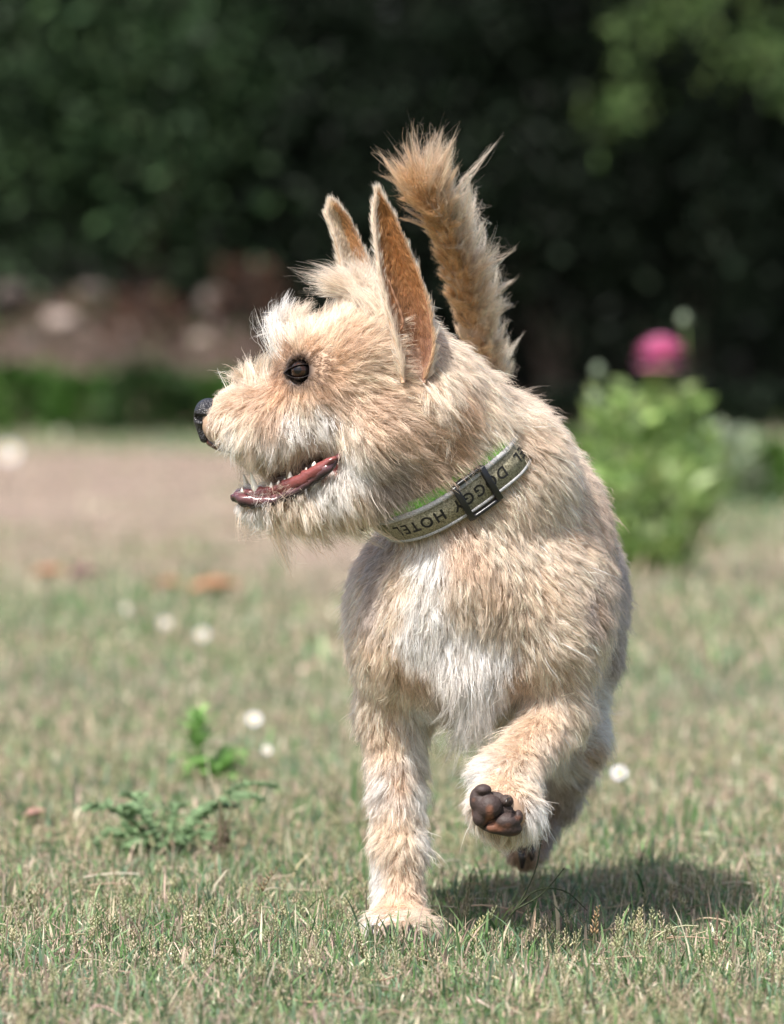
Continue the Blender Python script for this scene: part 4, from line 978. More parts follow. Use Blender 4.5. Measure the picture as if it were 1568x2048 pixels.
def lettering(text, s_start, h=0.0070, sgn=1):
    cu = bpy.data.curves.new('lettering', 'FONT'); cu.body = text; cu.size = 1.0; cu.space_character = 1.25; cu.offset = 0.02
    o = bpy.data.objects.new('tmp_text', cu); SC.collection.objects.link(o)
    dg = bpy.context.evaluated_depsgraph_get(); dg.update(); me = bpy.data.meshes.new_from_object(o.evaluated_get(dg))
    bm = bmesh.new(); bm.from_mesh(me); bmesh.ops.triangulate(bm, faces=bm.faces[:])
    for _ in range(1): bmesh.ops.subdivide_edges(bm, edges=[e for e in bm.edges if e.calc_length() > 0.12], cuts=2)
    bmesh.ops.triangulate(bm, faces=bm.faces[:])
    v = np.array([p.co[:] for p in bm.verts]); fc = np.array([[q.index for q in p.verts] for p in bm.faces]); bm.free()
    bpy.data.objects.remove(o); bpy.data.curves.remove(cu); bpy.data.meshes.remove(me)
    k = h / 0.70
    V = on_ring(s_start + sgn * v[:, 0] * k * 0.95, -(v[:, 1] - 0.35) * k, np.full(len(v), 0.0018))
    nrm = np.cross(V[fc[0][1]] - V[fc[0][0]], V[fc[0][2]] - V[fc[0][0]])
    return V, fc, v[:, 0].max() * k * 0.95
s_hot = s_at(800, 1058); s_buck = s_at(972, 1013); s_right = s_at(1050, 900)
DIR = 1 if ((s_buck - s_hot) % RLEN) < RLEN / 2 else -1     # direction along the ring that runs left to right in the picture
acc = Acc()
for (txt, px, py) in (('HOTEL', 900, 1047), ('DOGGY', 1035, 966), ('EL', 1054, 908)):
    V, fc, wd = lettering(txt, s_at(px, py), sgn=-DIR)
    acc.add(V, T=fc, col=(0.01, 0.01, 0.01))
acc.build('lettering', thread_m, collar, smooth=False)
# slider buckle
plastic, *_x = nmat('black_plastic', 0.3, (0.010, 0.010, 0.012), spec=0.5)
bb = Acc()
def ring_box(s0, s1, w0, w1, h0, h1, n=6):
    r = 0.0007; prof = [(w0 + r, h0), (w1 - r, h0), (w1, h0 + r), (w1, h1 - r), (w1 - r, h1), (w0 + r, h1), (w0, h1 - r), (w0, h0 + r)]
    ss = np.linspace(s0, s1, n); m = 8
    V = np.concatenate([on_ring(ss, np.full(n, w), np.full(n, h)) for w, h in prof]).reshape(m, n, 3).transpose(1, 0, 2).reshape(-1, 3)
    Q = [(i * m + k, (i + 1) * m + k, (i + 1) * m + (k + 1) % m, i * m + (k + 1) % m) for i in range(n - 1) for k in range(m)]
    T = [(0, k, k + 1) for k in range(1, m - 1)] + [((n - 1) * m, (n - 1) * m + k + 1, (n - 1) * m + k) for k in range(1, m - 1)]
    bb.add(V, Q, T)
sb = s_buck; hl = 0.0118 * DIR
for a, b, hh in ((-1.0, -0.70, 0.0048), (0.70, 1.0, 0.0048)):
    ring_box(sb + a * hl, sb + b * hl, -HW - 0.0045, HW + 0.0045, 0.0002 if a > 0 else 0.0016, hh)
ring_box(sb - 0.9 * hl, sb + 0.9 * hl, HW + 0.0027, HW + 0.0052, -0.0004, 0.0040)
ring_box(sb - 0.9 * hl, sb + 0.9 * hl, -HW - 0.0052, -HW - 0.0027, -0.0004, 0.0040)
bb.build('buckle', plastic, collar)
# small tag under the chin on the far side of the ring
tgm, *_x = nmat('tag_leather', 0.5, (0.16, 0.10, 0.045)); noise_mix(tgm, (0.05, 0.03, 0.02), (0.26, 0.18, 0.08), 500)
q = Field(W(700, 1070, 0) - [0.0, 0.004, 0.0], W(748, 1030, 0) + [0, 0.004, 0.0], 0.0006)
q.cone(W(708, 1042, 0), W(728, 1054, 0), 0.0022, 0.0028, 0.001)
v_, q_ = q.mesh(); mesh_obj('tag', v_, q_, tgm, collar)
# ------------------------------------------------------------------ fur
fur_m = bpy.data.materials.new('dog_fur'); fur_m.use_nodes = True
n_ = fur_m.node_tree.nodes; l_ = fur_m.node_tree.links
for nd in list(n_):
    if nd.type == 'BSDF_PRINCIPLED': n_.remove(nd)
hb = n_.new('ShaderNodeBsdfHairPrincipled'); hb.model = 'CHIANG'; hb.parametrization = 'COLOR'
a_ = n_.new('ShaderNodeAttribute'); a_.attribute_name = 'hair_col'
l_.new(a_.outputs['Color'], hb.inputs['Color'])
hb.inputs['Roughness'].default_value = 0.35; hb.inputs['Radial Roughness'].default_value = 0.55; hb.inputs['Coat'].default_value = 0.0
hb.inputs['Random Roughness'].default_value = 0.2
df = n_.new('ShaderNodeBsdfDiffuse'); l_.new(a_.outputs['Color'], df.inputs[0])
mxh = n_.new('ShaderNodeMixShader'); mxh.inputs[0].default_value = 0.45
l_.new(hb.outputs[0], mxh.inputs[1]); l_.new(df.outputs[0], mxh.inputs[2]); l_.new(mxh.outputs[0], n_['Material Output'].inputs[0])

COLS = {'w': (.87, .80, .74), 'c': (.77, .61, .47), 'y': (.73, .54, .39), 't': (.60, .42, .30), 'o': (.55, .34, .21), 'b': (.36, .22, .14), 'd': (.10, .065, .05), 'g': (.42, .34, .29), 'O': (.50, .24, .09)}
# px, py, flow dx, dy, length px, lift, colour      (flow as seen on the near side)
CT = """
438 786 .1 -1 20 .6 c|466 776 .0 -1 36 .65 c|490 765 -.4 -1 62 .75 c|520 735 -.45 -1 46 .6 c|550 700 -.6 -1 52 .65 c|575 660 -.7 -1 62 .65 c|610 625 -.5 -1 52 .6 c|650 605 -.45 -1 42 .55 c|700 600 -.4 -1 50 .6 c
740 600 .1 -1 60 .5 c|590 690 -.5 -1 54 .5 c|620 660 -.3 -1 46 .4 c|660 650 .1 -1 38 .35 c|650 690 .5 -.6 26 .2 y|700 680 .8 -.4 30 .25 t|745 660 .6 -.7 38 .3 y|570 720 -.2 -.9 26 .3 o|580 705 .1 -.8 20 .3 b|625 705 .7 -.4 18 .15 o|660 735 .9 -.1 22 .12 o|560 745 -.3 .4 16 .12 o
560 790 -.3 .7 20 .15 o|600 785 .3 .8 18 .12 o|640 780 .7 .6 22 .12 b|520 790 -.6 .5 32 .25 t|480 805 -.8 .5 34 .3 t|458 825 -.1 1 30 .2 c|438 866 .1 1 16 .15 c|425 890 .2 1 12 .15 g|415 870 .3 1 10 .1 g|460 870 -.45 .9 62 .3 w|500 850 -.35 1 64 .3 c|500 885 -.25 1 62 .3 c|545 885 -.2 1 56 .3 w|540 840 -.1 1 56 .25 t
590 840 .2 1 48 .2 w|590 890 .15 1 30 .2 c|640 890 .4 1 24 .2 c|640 830 .45 .9 40 .2 w|600 805 .3 .9 28 .15 c|680 800 .8 .5 34 .15 t|680 860 .6 .8 42 .2 c|700 910 .6 .8 60 .28 w|720 760 1 .1 32 .15 y|760 800 1 .2 38 .2 t|760 860 .9 .45 46 .25 t|800 740 1 0 44 .3 y|780 690 .9 -.2 34 .3 y
820 800 1 .15 50 .25 y|830 860 .9 .45 54 .3 t|780 930 .8 .65 52 .3 g|840 930 .8 .6 56 .3 t|880 870 .8 .6 58 .3 o|900 800 .5 .9 58 .3 o|900 940 .8 .5 56 .35 y|950 900 .8 .5 56 .35 c|980 850 .7 .6 58 .35 c|930 960 .8 .5 40 .35 y|1000 900 .7 .6 62 .35 c|860 990 .6 .7 40 .35 g
490 1015 -.3 1 24 .4 w|520 1030 -.1 1 50 .4 w|570 1025 .15 1 58 .4 y|620 1010 .3 1 64 .35 c|600 1040 .25 1 56 .4 y|660 980 .45 .9 58 .3 w|700 1000 .5 .9 58 .35 c|700 1030 .4 .9 44 .4 y|760 990 .6 .8 48 .3 g|640 960 .5 .9 36 .25 w|790 1030 .6 .6 30 .3 g
880 700 .3 .9 34 .3 c|900 660 .4 .8 34 .3 c|940 740 .5 .8 38 .3 c|1000 790 .6 .7 38 .35 c|1060 860 .7 .7 40 .35 y|1040 830 .6 .8 46 .35 c|1110 920 .8 .6 44 .35 c|1080 960 .7 .7 40 .25 c|1120 1000 .8 .6 40 .3 c|850 760 .4 .9 46 .3 t|880 740 .2 1 46 .25 y
770 1080 -.2 1 28 .2 t|760 1130 -.3 1 30 .2 g|800 1150 -.2 1 48 .3 c|860 1130 .0 1 50 .3 w|930 1110 .2 1 44 .25 t|990 1080 .3 1 44 .25 c|1060 1040 .5 .9 44 .25 c|1060 1100 .5 .9 44 .22 c|1150 1060 .8 .6 42 .25 y|1210 1090 .7 .7 40 .3 t|1240 1180 .5 .9 30 .25 g
720 1200 -.4 .9 30 .22 c|780 1220 -.3 .9 44 .25 c|850 1210 -.1 1 52 .28 w|930 1190 .1 1 46 .25 c|1000 1180 -.2 1 44 .22 y|1000 1240 -.4 .9 44 .22 c|1080 1170 .5 .9 44 .2 y|1150 1150 .8 .6 42 .22 c|1130 1220 .9 .4 44 .25 c|1190 1220 .9 .45 44 .3 t
840 1270 -.1 1 56 .3 w|900 1290 -.05 1 66 .3 w|950 1290 .05 1 70 .3 w|1000 1300 -.1 1 56 .28 w|920 1350 0 1 92 .35 w|950 1390 0 1 110 .35 w|980 1370 .1 1 80 .35 w|900 1390 .1 1 60 .3 g|1060 1270 .5 .9 44 .25 c|1120 1290 .9 .5 46 .25 c|1190 1310 .9 .5 50 .35 c
720 1280 -.8 .6 46 .35 c|770 1310 -.4 .9 44 .3 y|820 1350 .3 .9 34 .2 t|740 1370 -.6 .9 46 .35 c|790 1400 -.1 1 34 .22 y|840 1410 .5 .9 54 .35 w|1040 1350 -.1 1 34 .25 t|1090 1350 .2 1 42 .25 c|1140 1370 .8 .7 50 .3 c|1190 1400 .9 .5 50 .35 w
780 1480 0 1 30 .2 y|730 1480 -.6 .9 50 .4 c|830 1480 .5 1 56 .4 w|790 1560 .05 1 28 .18 o|740 1570 -.6 .9 54 .42 w|830 1570 .6 .9 58 .42 w|795 1650 .1 1 26 .18 y|750 1660 -.6 .9 52 .42 c|835 1660 .7 .8 60 .45 w|800 1740 .1 1 26 .18 y|760 1750 -.5 .9 44 .35 w|840 1740 .7 .7 62 .45 c|800 1800 .1 1 22 .18 t|750 1810 -.3 1 22 .2 c|850 1810 .6 .8 46 .35 c|770 1850 0 1 14 .15 w|830 1850 .2 1 16 .2 c
1050 1420 -.4 .9 36 .25 c|1090 1440 -.3 1 34 .2 y|1140 1450 .5 .9 48 .3 c|1170 1460 .9 .5 60 .4 w|1000 1500 -.9 .3 44 .35 c|1040 1490 -.4 .9 30 .2 y|1080 1510 .1 1 38 .22 c|1120 1500 .8 .6 66 .4 w|970 1540 -1 .1 54 .45 w|1000 1560 -.5 .8 28 .25 y|1040 1560 .2 1 38 .25 c|1070 1580 .5 1 58 .35 w|960 1570 -.9 .3 36 .3 w|1060 1630 .3 1 56 .3 w|1040 1670 .1 1 36 .3 c|950 1560 -1 .1 40 .4 w|1010 1580 -.1 .9 16 .2 y
1180 1500 .7 .8 50 .4 t|1150 1560 .3 1 50 .4 g|1120 1620 -.2 1 40 .3 g|1060 1700 0 1 26 .3 b|1040 1700 0 1 26 .3 b|1260 1200 .5 .9 30 .3 g|1230 1330 .6 .8 40 .3 g|690 1200 -.4 .9 34 .3 g|900 1430 .2 1 40 .3 b|960 1440 .1 1 44 .3 g
"""
cp, cdirs, cl, clf, cc = [], [], [], [], []
for tok in CT.replace('\n', '|').split('|'):
    if not tok.strip(): continue
    x, y, dx, dy, L, lf, co = tok.split(); x, y, dx, dy, L, lf = map(float, (x, y, dx, dy, L, lf))
    p, n = hit(x, y)
    if p is None:
        bi = bvh.find_nearest(Vector(W(x, y, 0.0))); p = np.array(bi[0]); n = np.array(bi[1])
    if n[1] > 0 and abs(n[1]) > 0.99: n = -n
    cp.append(p); cdirs.append(unit(np.array([dx, 0, -dy]))); cl.append(L * 3 * K); clf.append(lf); cc.append(COLS[co])
    if y < 1060 and x < 930:       # the far side of the head mirrors the near side
        cp.append(p * [1, -1, 1]); cdirs.append(unit(np.array([dx, 0, -dy]))); cl.append(L * 3 * K); clf.append(lf); cc.append(COLS[co])
# hidden far body: backwards and down
for (x, y, Y) in ((1100, 1050, .25), (900, 1000, .25), (1000, 1000, .28), (750, 1200, .25), (1250, 1250, .25), (1000, 1200, .3), (1000, 1400, .2), (800, 1500, .2), (800, 1700, .3)):
    cp.append(W(x, y, Y)); cdirs.append(unit(np.array([0, .6, -.6]))); cl.append(.012); clf.append(.3); cc.append(COLS['t'])
cp, cdirs, cl, clf, cc = map(np.array, (cp, cdirs, cl, clf, cc))

def sample_surface(V, Q, N, wfun=None):
    T = np.concatenate([Q[:, [0, 1, 2]], Q[:, [0, 2, 3]]])
    a, b, c = V[T[:, 0]], V[T[:, 1]], V[T[:, 2]]
    cr = np.cross(b - a, c - a); ar = np.linalg.norm(cr, axis=1)
    wt = ar * (wfun((a + b + c) / 3, unit(cr)) if wfun else 1)
    i = rng.choice(len(T), N, p=wt / wt.sum()); r1 = np.sqrt(rng.random(N))[:, None]; r2 = rng.random(N)[:, None]
    return a[i] * (1 - r1) + b[i] * r1 * (1 - r2) + c[i] * r1 * r2

def field_at(P, power=3.2):
    D = np.zeros((len(P), 3)); L = np.zeros(len(P)); Lf = np.zeros(len(P)); C = np.zeros((len(P), 3))
    for s in range(0, len(P), 20000):
        p = P[s:s + 20000]; d = np.linalg.norm(p[:, None] - cp[None], axis=2) + 0.003
        w = d ** -power; w /= w.sum(1, keepdims=True)
        D[s:s + 20000] = w @ cdirs; L[s:s + 20000] = w @ cl; Lf[s:s + 20000] = w @ clf
        w = w ** 1.5; w /= w.sum(1, keepdims=True); C[s:s + 20000] = w @ cc
    return D, L, Lf, C

def min_seg(P, pts):
    d = np.full(len(P), 9.0); k = np.zeros(len(P), int)
    for i in range(len(pts) - 1):
        q = seg_d(P, pts[i], pts[i + 1]); m = q < d; d[m] = q[m]; k[m] = i
    return d, k

def grow(P, N, D, L, lift, C, n=7, clump_n=15, clump=0.5, grav=0.12, jit=0.13, cjit=0.19, r0=0.00010, curl=0.0004, cvar=0.11, bend=None):
    M = len(P)
    # clump centres
    nc = max(8, M // clump_n); ci = rng.choice(M, nc, replace=False)
    kd = KDTree(nc)
    for k, i in enumerate(ci): kd.insert(P[i], k)
    kd.balance()
    own = np.fromiter((kd.find(p)[1] for p in P), int, M)
    cr = rng.normal(0, cjit, (nc, 3)); cb = rng.normal(0, cvar, nc); clen = np.clip(rng.normal(1, .18, nc), .6, 1.5)
    T = D - N * np.sum(D * N, 1, keepdims=True); T = unit(T + 1e-6)
    T = unit(T + cr[own] + rng.normal(0, jit, (M, 3)))
    T = unit(T - N * np.minimum(np.sum(T * N, 1, keepdims=True), 0))
    lf = np.clip(lift + rng.normal(0, .08, M) + 0.12 * cb[own] / cvar * 0.5, 0.03, 1)[:, None]
    Ln = (L * clen[own] * np.clip(rng.normal(1, .2, M), .45, 1.6))[:, None]
    d0 = unit(N * np.sqrt(lf) + T * (1.05 - lf)); d1 = unit(T + N * lf * 0.25 + np.array([0, 0, -grav]) + (bend if bend is not None else 0))
    t = np.linspace(0, 1, n)
    ph = rng.random((M, 2)) * 6.28; s1 = unit(np.cross(T, N)); amp = curl * (Ln / 0.015)
    pts = np.zeros((M, n, 3))
    for j, tj in enumerate(t):
        pts[:, j] = P - N * np.minimum(0.0006, Ln * .05) + Ln * (d0 * (tj - tj * tj * 0.5) + d1 * (tj * tj * 0.5)) \
            + s1 * amp * tj * np.sin(ph[:, :1] + tj * 5.0) + N * amp * 0.6 * tj * np.sin(ph[:, 1:] + tj * 4.0)
    gp = pts[ci]
    for j, tj in enumerate(t):
        w = clump * tj ** 1.3 * np.clip(rng.normal(1, .35, (M, 1)), 0, 1.6)
        pts[:, j] = pts[:, j] * (1 - w) + gp[own, j] * w
    prof = np.interp(t, [0, .15, .6, 1], [1.0, 1.0, .75, .12])
    rad = r0 * prof[None] * np.clip(rng.normal(1, .22, (M, 1)), .5, 1.7)
    col = C * np.exp(cb[own] + rng.normal(-.03, .30, M))[:, None]
    wl_ = rng.random(M) < 0.06; col[wl_] = col[wl_] * 0.55
    return pts, rad, np.clip(col, 0.01, 0.93)

NF = 420000
def wf(p, n):
    view = unit(np.array([0, -3, H]) - p); c = np.sum(view * n, 1)
    w = np.where(c < -0.25, 0.25, 1.0); w = np.where((c >= -0.25) & (c < 0.45), 1.25, w)
    return w * np.where(p[:, 1] > 0.12, 0.7, 1.0)
P = sample_surface(BV, BQ[:, ::1], NF, wf)
N = f.grad(P, 0.003)
# keep fur off nose, eyes, mouth, pads, claws, collar
keep = np.ones(len(P), bool)
keep &= np.linalg.norm((P - W(417, 832, 0)) / [1, 1.1, 1.25], axis=1) > 0.0118
for E in (EYE, EYE2):
    q = (P - E)[:, [0, 2]] / (3 * K); q[:, 1] -= q[:, 0] * 0.1
    keep &= ~((((q[:, 0] + 3) / 29) ** 2 + (q[:, 1] / 11) ** 2 < 1) & (np.abs(P[:, 1] - E[1]) < 0.012))
flat = P * [1, 0, 1]
dm = np.minimum(seg_d(flat, W(455, 948, 0) * [1, 0, 1], W(560, 952, 0) * [1, 0, 1]) - R(24, 0), seg_d(flat, W(560, 952, 0) * [1, 0, 1], W(668, 920, 0) * [1, 0, 1]) - R(16, 0))
keep &= ~((dm < 0) & (P[:, 1] < 0.05))
lowlip, _ = min_seg(P, [np.array(q) for q in lp]); keep &= lowlip > 0.0034
padd = (P - W(1000, 1624, -.05)) / np.array([R(50, 0), 0.022, R(44, 0)]); keep &= np.linalg.norm(padd, axis=1) > 1.0
dr, kr = min_seg(P, list(RING[::6]) + [RING[0]])
rel = P - CC; hh = rel @ AX
front = P[:, 1] < 0.05
sk_ = np.interp((713 + (H - P[:, 2]) / (K * (P[:, 1] + 3))), [885, 930], [0, 1]); keep &= ~((hh > -0.0085) & (hh < .0145) & (dr < 0.020) & front & (sk_ > .4))
dt, kt = min_seg(P, list(TAIL)); tail = (dt < 0.0125) & (P[:, 2] > TAIL[2][2] - 0.02) & (P[:, 1] > 0.09)
keep &= ~tail
P_t, N_t = P[tail], N[tail]
P, N = P[keep], N[keep]
D, L, Lf, C = field_at(P)
# shorter just above the collar so that the band stays in sight
ypx = 713 + (H - P[:, 2]) / (K * (P[:, 1] + 3)); L = L * np.interp(ypx, [900, 1080], [1, .84]); xpx = 784 + P[:, 0] / (K * (P[:, 1] + 3)); L = L * np.interp(xpx, [420, 560], [.72, 1])
hh = (P - CC) @ AX; dr, _ = min_seg(P, list(RING[::6]) + [RING[0]])
near = (dr < 0.03) & (hh > 0) & (P[:, 1] < 0.03) & (P[:, 0] < W(1035, 0, 0)[0]); L = np.where(near, np.minimum(L, np.maximum(hh - 0.013, 0.0) * 0.85 + 0.0055), L)
# short dark hair round the eyes, tear stain below
for E in (EYE, EYE2):
    q = (P - E)[:, [0, 2]] / (3 * K); e_ = np.sqrt(((q[:, 0] + 3) / 33) ** 2 + ((q[:, 1] - q[:, 0] * .1) / 19) ** 2) + 9 * (P[:, 1] * E[1] < 0)
    e_ = e_ - .35 * np.clip(q[:, 0] / 40, 0, 1); w_ = np.clip((2.15 - e_) / .8, 0, 1); C = C * (1 - w_[:, None] * .88) + np.array([.09, .055, .04]) * w_[:, None] * .88
    L = np.where(e_ < 2.2, np.minimum(L, .0026 + .004 * np.clip(e_ - 1, 0, 2)), L)
    ts = np.exp(-(((q[:, 0] + 40) / 16) ** 2 + ((q[:, 1] + 28) / 22) ** 2)) * (P[:, 1] * E[1] > 0) * .6; C = C * (1 - ts[:, None]) + np.array([.38, .17, .08]) * ts[:, None]
    bs = np.exp(-(((q[:, 0] + 26) / 11) ** 2 + ((q[:, 1] - 34) / 12) ** 2)) * (P[:, 1] * E[1] > 0) * .75; C = C * (1 - bs[:, None]) + np.array([.22, .13, .09]) * bs[:, None]
eb = np.exp(-(((xpx - 832) / 36) ** 2 + ((ypx - 690) / 72) ** 2) ** 2) * (P[:, 1] < 0); C = C * (1 - eb[:, None] * .8) + np.array([.34, .20, .15]) * eb[:, None] * .8; L = L * (1 - .82 * eb)
for tx_ in (727, 765, 802, 838, 873):
    tw = np.exp(-((xpx - 25 - tx_ + 23) / 6) ** 2 - ((ypx - 1862) / 22) ** 2) * (P[:, 1] < .04); C = C * (1 - tw[:, None] * .75) + np.array([.2, .11, .08]) * tw[:, None] * .75
# large soft colour patches
v1 = vnoise(P, 45, 2); v2 = vnoise(P, 120, 4)
C = C * (0.90 + 0.2 * v1)[:, None]; m = np.clip((v2 - 0.55) * 3, 0, 1)[:, None] * 0.25; C = C * (1 - m) + C * np.array([1.0, .86, .72]) * m
pts, rad, col = grow(P, N, D, L, Lf, C)
hair_obj('fur', pts, rad, col, fur_m, dog)

# long sparse guard hairs and whiskers over the coat
ig = rng.choice(len(P), len(P) // 13, replace=False)
pts, rad, col = grow(P[ig], N[ig], D[ig], L[ig] * 1.22, np.minimum(Lf[ig] + .07, .9), np.clip(C[ig] * 1.1, 0, .92), clump_n=5, clump=.55, jit=.22, curl=.0008, r0=.00015, n=8)
hair_obj('guard_hair', pts, rad, col, fur_m, dog)

# ---- tail plume
NT = int(NF * 0.075)
Tq = []; Tn = []; Tt = []; Tk = []
tl = spline(TAIL[2:], 200); ttan = unit(np.gradient(tl, axis=0)); trr = np.interp(np.linspace(0, 1, 200), np.linspace(0, 1, 6), TR[2:])
u = rng.random(NT) ** 1.1; i = np.minimum((u * 199).astype(int), 199); a = rng.random(NT) * 2 * math.pi
e_a = unit(np.cross(ttan[i], [0, 1, 0])); e_b = np.cross(ttan[i], e_a)
n3 = np.cos(a)[:, None] * e_a + np.sin(a)[:, None] * e_b
Pt = tl[i] + n3 * trr[i][:, None] * 0.8
right = n3[:, 0] > 0
Lt = np.interp(u, [0, .3, .55, .8, 1], [42, 52, 56, 74, 112]) * 3 * K * np.where(right, 1.1, 0.85)
Lt *= np.clip(rng.normal(1, .2, NT), .5, 1.5)
liftt = np.interp(u, [0, .5, 1], [.24, .22, .10]) * np.where(right, 1.35, .8)
Dt = ttan[i]
orange = np.array([.52, .28, .12]); pale = np.array(COLS['c'])
wo = (np.interp(u, [0, .25, .6, .8, 1], [.45, .85, 1.1, .95, .6]) * np.where(n3[:, 0] > .55, .35, 1) * (0.75 + .5 * rng.random(NT)))[:, None]
Ct = pale * (1 - np.clip(wo, 0, 1)) + orange * np.clip(wo, 0, 1)
bend = np.zeros((NT, 3)); tipw = np.clip((u - .6) / .4, 0, 1)
bend[:, 0] = tipw * (n3[:, 0] * .55 + .20); bend[:, 2] = 0.1
pts, rad, col = grow(Pt, n3, Dt, Lt, liftt, Ct, n=9, clump_n=42, clump=.86, grav=-.05, jit=.12, cjit=.20, curl=.0010, bend=bend, r0=.00012)
hair_obj('tail_fur', pts, rad, col, fur_m, dog)

# loose wisps standing out from the back of the tail
nw = int(NT * .10); u = rng.random(nw) * .8; i = (u * 199).astype(int); a = rng.normal(0, .45, nw); e_a = unit(np.cross(ttan[i], [0, 1, 0])); e_a *= np.sign(e_a[:, :1]); e_b = np.cross(ttan[i], e_a)
n3 = np.cos(a)[:, None] * e_a + np.sin(a)[:, None] * e_b
pts, rad, col = grow(tl[i] + n3 * trr[i][:, None] * .8, n3, ttan[i], np.interp(u, [0, .4, .8], [70, 105, 100]) * 3 * K * rng.uniform(.7, 1.2, nw), np.full(nw, .42), np.tile(np.array(COLS['c']), (nw, 1)), n=9, clump_n=22, clump=.8, grav=-.05, jit=.2, cjit=.42, curl=.0012, r0=.00011)
hair_obj('tail_wisps', pts, rad, col, fur_m, dog)
# ---- ear hair
def ear_fur(ear, nm, cols_fn, n_short):
    A, B, Nn, o = ear; NU, NV = A.shape[:2]
    def smp(G, n):
        iu = rng.random(n) * (NU - 1.01); iv = rng.random(n) * (NV - 1.01); a = iu.astype(int); b = iv.astype(int); fa = (iu - a)[:, None]; fb = (iv - b)[:, None]
        return (G[a, b] * (1 - fa) * (1 - fb) + G[a + 1, b] * fa * (1 - fb) + G[a, b + 1] * (1 - fa) * fb + G[a + 1, b + 1] * fa * fb), iu / NU, iv / NV, Nn[a, b], unit(G[np.minimum(a + 1, NU - 1), b] - G[a, b])
    for G, sg in ((A, 1), (B, -1)):
        p, uu, vv, nn, up = smp(G, n_short); L_ = np.where(uu < .35, .0055, .0038) * (1 if sg > 0 else 1.6)
        pts, rad, col = grow(p, nn * sg, up, L_, np.full(n_short, .12), cols_fn(uu, vv, sg), n=4, clump_n=12, clump=.3, grav=0, cjit=.18, cvar=.2, r0=.00007, curl=.0002)
        yield pts, rad, col
    # fringe on both margins
    for col_i, sd, Lx in ((0, -1, .006), (NV - 1, 1, .0035)):
        k = n_short // 6; iu = rng.random(k) * (NU - 1.01); a = iu.astype(int); fa = (iu - a)[:, None]
        p = A[a, col_i] * (1 - fa) + A[a + 1, col_i] * fa; up = unit(A[a + 1, col_i] - A[a, col_i]); out = unit((A[a, col_i] - A[a, NV // 2]) + 1e-6)
        uu = iu / NU; Ll = Lx * np.interp(uu, [0, .5, 1], [2.2, 1.2, .7] if sd < 0 else [2.0, .8, .7])
        yield grow(p, out, up, Ll, np.full(k, .12), np.tile(np.array(COLS['c']) if sd < 0 else np.array(COLS['o']) * 1.1, (k, 1)), n=4, clump_n=10, clump=.3, grav=0, cjit=.12, r0=.00007, curl=.0003)
def near_c(u, v, sg):
    c = np.tile(np.array([.40, .19, .075]), (len(u), 1))
    w = np.clip((.14 - v) / .05, 0, 1)[:, None]; c = c * (1 - w) + np.array(COLS['c']) * w
    w = (np.clip((.5 - u) / .4, 0, 1) * .5)[:, None]; c = c * (1 - w) + np.array([.36, .22, .18]) * w
    return c if sg > 0 else np.tile(np.array(COLS['c']), (len(u), 1))
def far_c(u, v, sg):
    c = np.tile(np.array([.74, .56, .40]), (len(u), 1)); w = np.clip((v - .45) / .1, 0, 1)[:, None]; c = c * (1 - w) + np.array([.58, .32, .15]) * w
    return c if sg > 0 else np.tile(np.array(COLS['c']), (len(u), 1))
for ear, fn in ((earA, near_c), (earB, far_c)):
    parts = list(ear_fur(ear, 'ear_hair', fn, int(NF * .03)))
    hair_obj('ear_hair', np.concatenate([p for p, _, _ in parts]), np.concatenate([r for _, r, _ in parts]), np.concatenate([c for _, _, c in parts]), fur_m, ear[3])

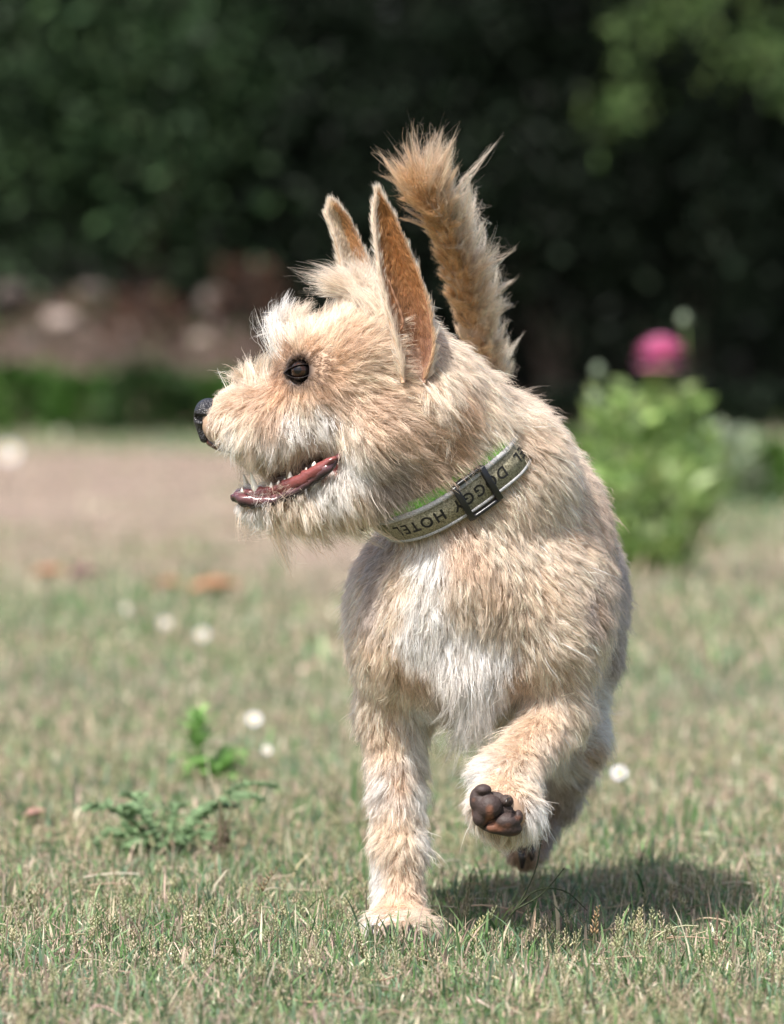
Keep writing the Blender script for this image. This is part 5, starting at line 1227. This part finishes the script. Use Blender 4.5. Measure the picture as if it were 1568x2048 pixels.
# ---- a tuft between the ears and whiskers
def tuft(px, py, Y, spread, n, d, L, c, lift=.2, cl=.5):
    base = W(px, py, Y) + rng.normal(0, 1, (n, 3)) * np.array(spread) * 3 * K
    nb = []; 
    q = [bvh.find_nearest(Vector(p)) for p in base]
    P_ = np.array([x[0][:] for x in q]); N_ = np.array([x[1][:] for x in q])
    N_ = f.grad(P_, .003)
    return grow(P_, N_, np.tile(unit(np.array([d[0], d[2], -d[1]])), (n, 1)), np.full(n, L * 3 * K), np.full(n, lift), np.tile(np.array(COLS[c]), (n, 1)), n=8, clump_n=25, clump=cl, grav=0, r0=.00011)
q = max(1, NF // 100000)
TF = [tuft(750, 610, 0, (22, 22, 10), 900 * q, (-.15, -1, 0), 110, 'c', .25, .6), tuft(762, 655, -.02, (12, 14, 14), 350 * q, (-.35, -1, 0), 95, 'c', .15, .6), tuft(700, 605, 0.02, (20, 30, 8), 500 * q, (-.3, -1, 0), 80, 'w', .4, .5),
      tuft(560, 680, 0, (14, 30, 20), 160 * q, (-.8, -1, 0), 92, 'w', .6, .6), tuft(590, 655, 0, (16, 30, 14), 140 * q, (-.5, -1, 0), 78, 'c', .6, .6), tuft(950, 1390, .0, (14, 20, 14), 500 * q, (0, 1, 0), 125, 'w', .2, .8),
      tuft(570, 898, -.02, (42, 8, 6), 90 * q, (.1, 1, 0), 78, 'y', .12, .75), tuft(500, 895, -.012, (22, 8, 6), 100 * q, (.0, 1, 0), 85, 'y', .12, .75), tuft(600, 1035, -.005, (60, 8, 24), 150 * q, (.45, 1, 0), 86, 'y', .3, .7), tuft(505, 760, 0, (16, 22, 8), 220 * q, (-.35, -1, 0), 62, 'c', .65, .5), tuft(860, 780, -.02, (16, 12, 26), 500 * q, (.2, .8, 0), 60, 'c', .35, .5)]
hair_obj('tuft', np.concatenate([np.asarray(t[0]) for t in TF]), np.concatenate([t[1] for t in TF]), np.concatenate([t[2] for t in TF]), fur_m, dog)
wk = []
for (x0, y0, x1, y1, x2, y2) in ((510, 856, 590, 862, 640, 910), (520, 870, 560, 874, 612, 895), (530, 1040, 560, 1070, 600, 1085), (500, 900, 480, 950, 500, 975), (470, 905, 455, 940, 480, 965), (560, 1030, 610, 1060, 640, 1100), (640, 985, 690, 1000, 740, 1003), (500, 1035, 520, 1075, 560, 1080), (600, 720, 560, 690, 540, 640), (1060, 770, 1075, 745, 1105, 735), (480, 905, 470, 950, 475, 985), (610, 1035, 640, 1075, 655, 1100)):
    p, n = hit(x0, y0)
    if p is None: continue
    a = spline([p, W(x1, y1, p[1] - .008), W(x2, y2, p[1] - .014)], 9); wk.append(a)
wk = np.array(wk); hair_obj('whiskers', wk, np.linspace(.00016, .00003, 9)[None] * np.ones((len(wk), 1)), np.tile([.10, .06, .045], (len(wk), 1)), fur_m, dog)
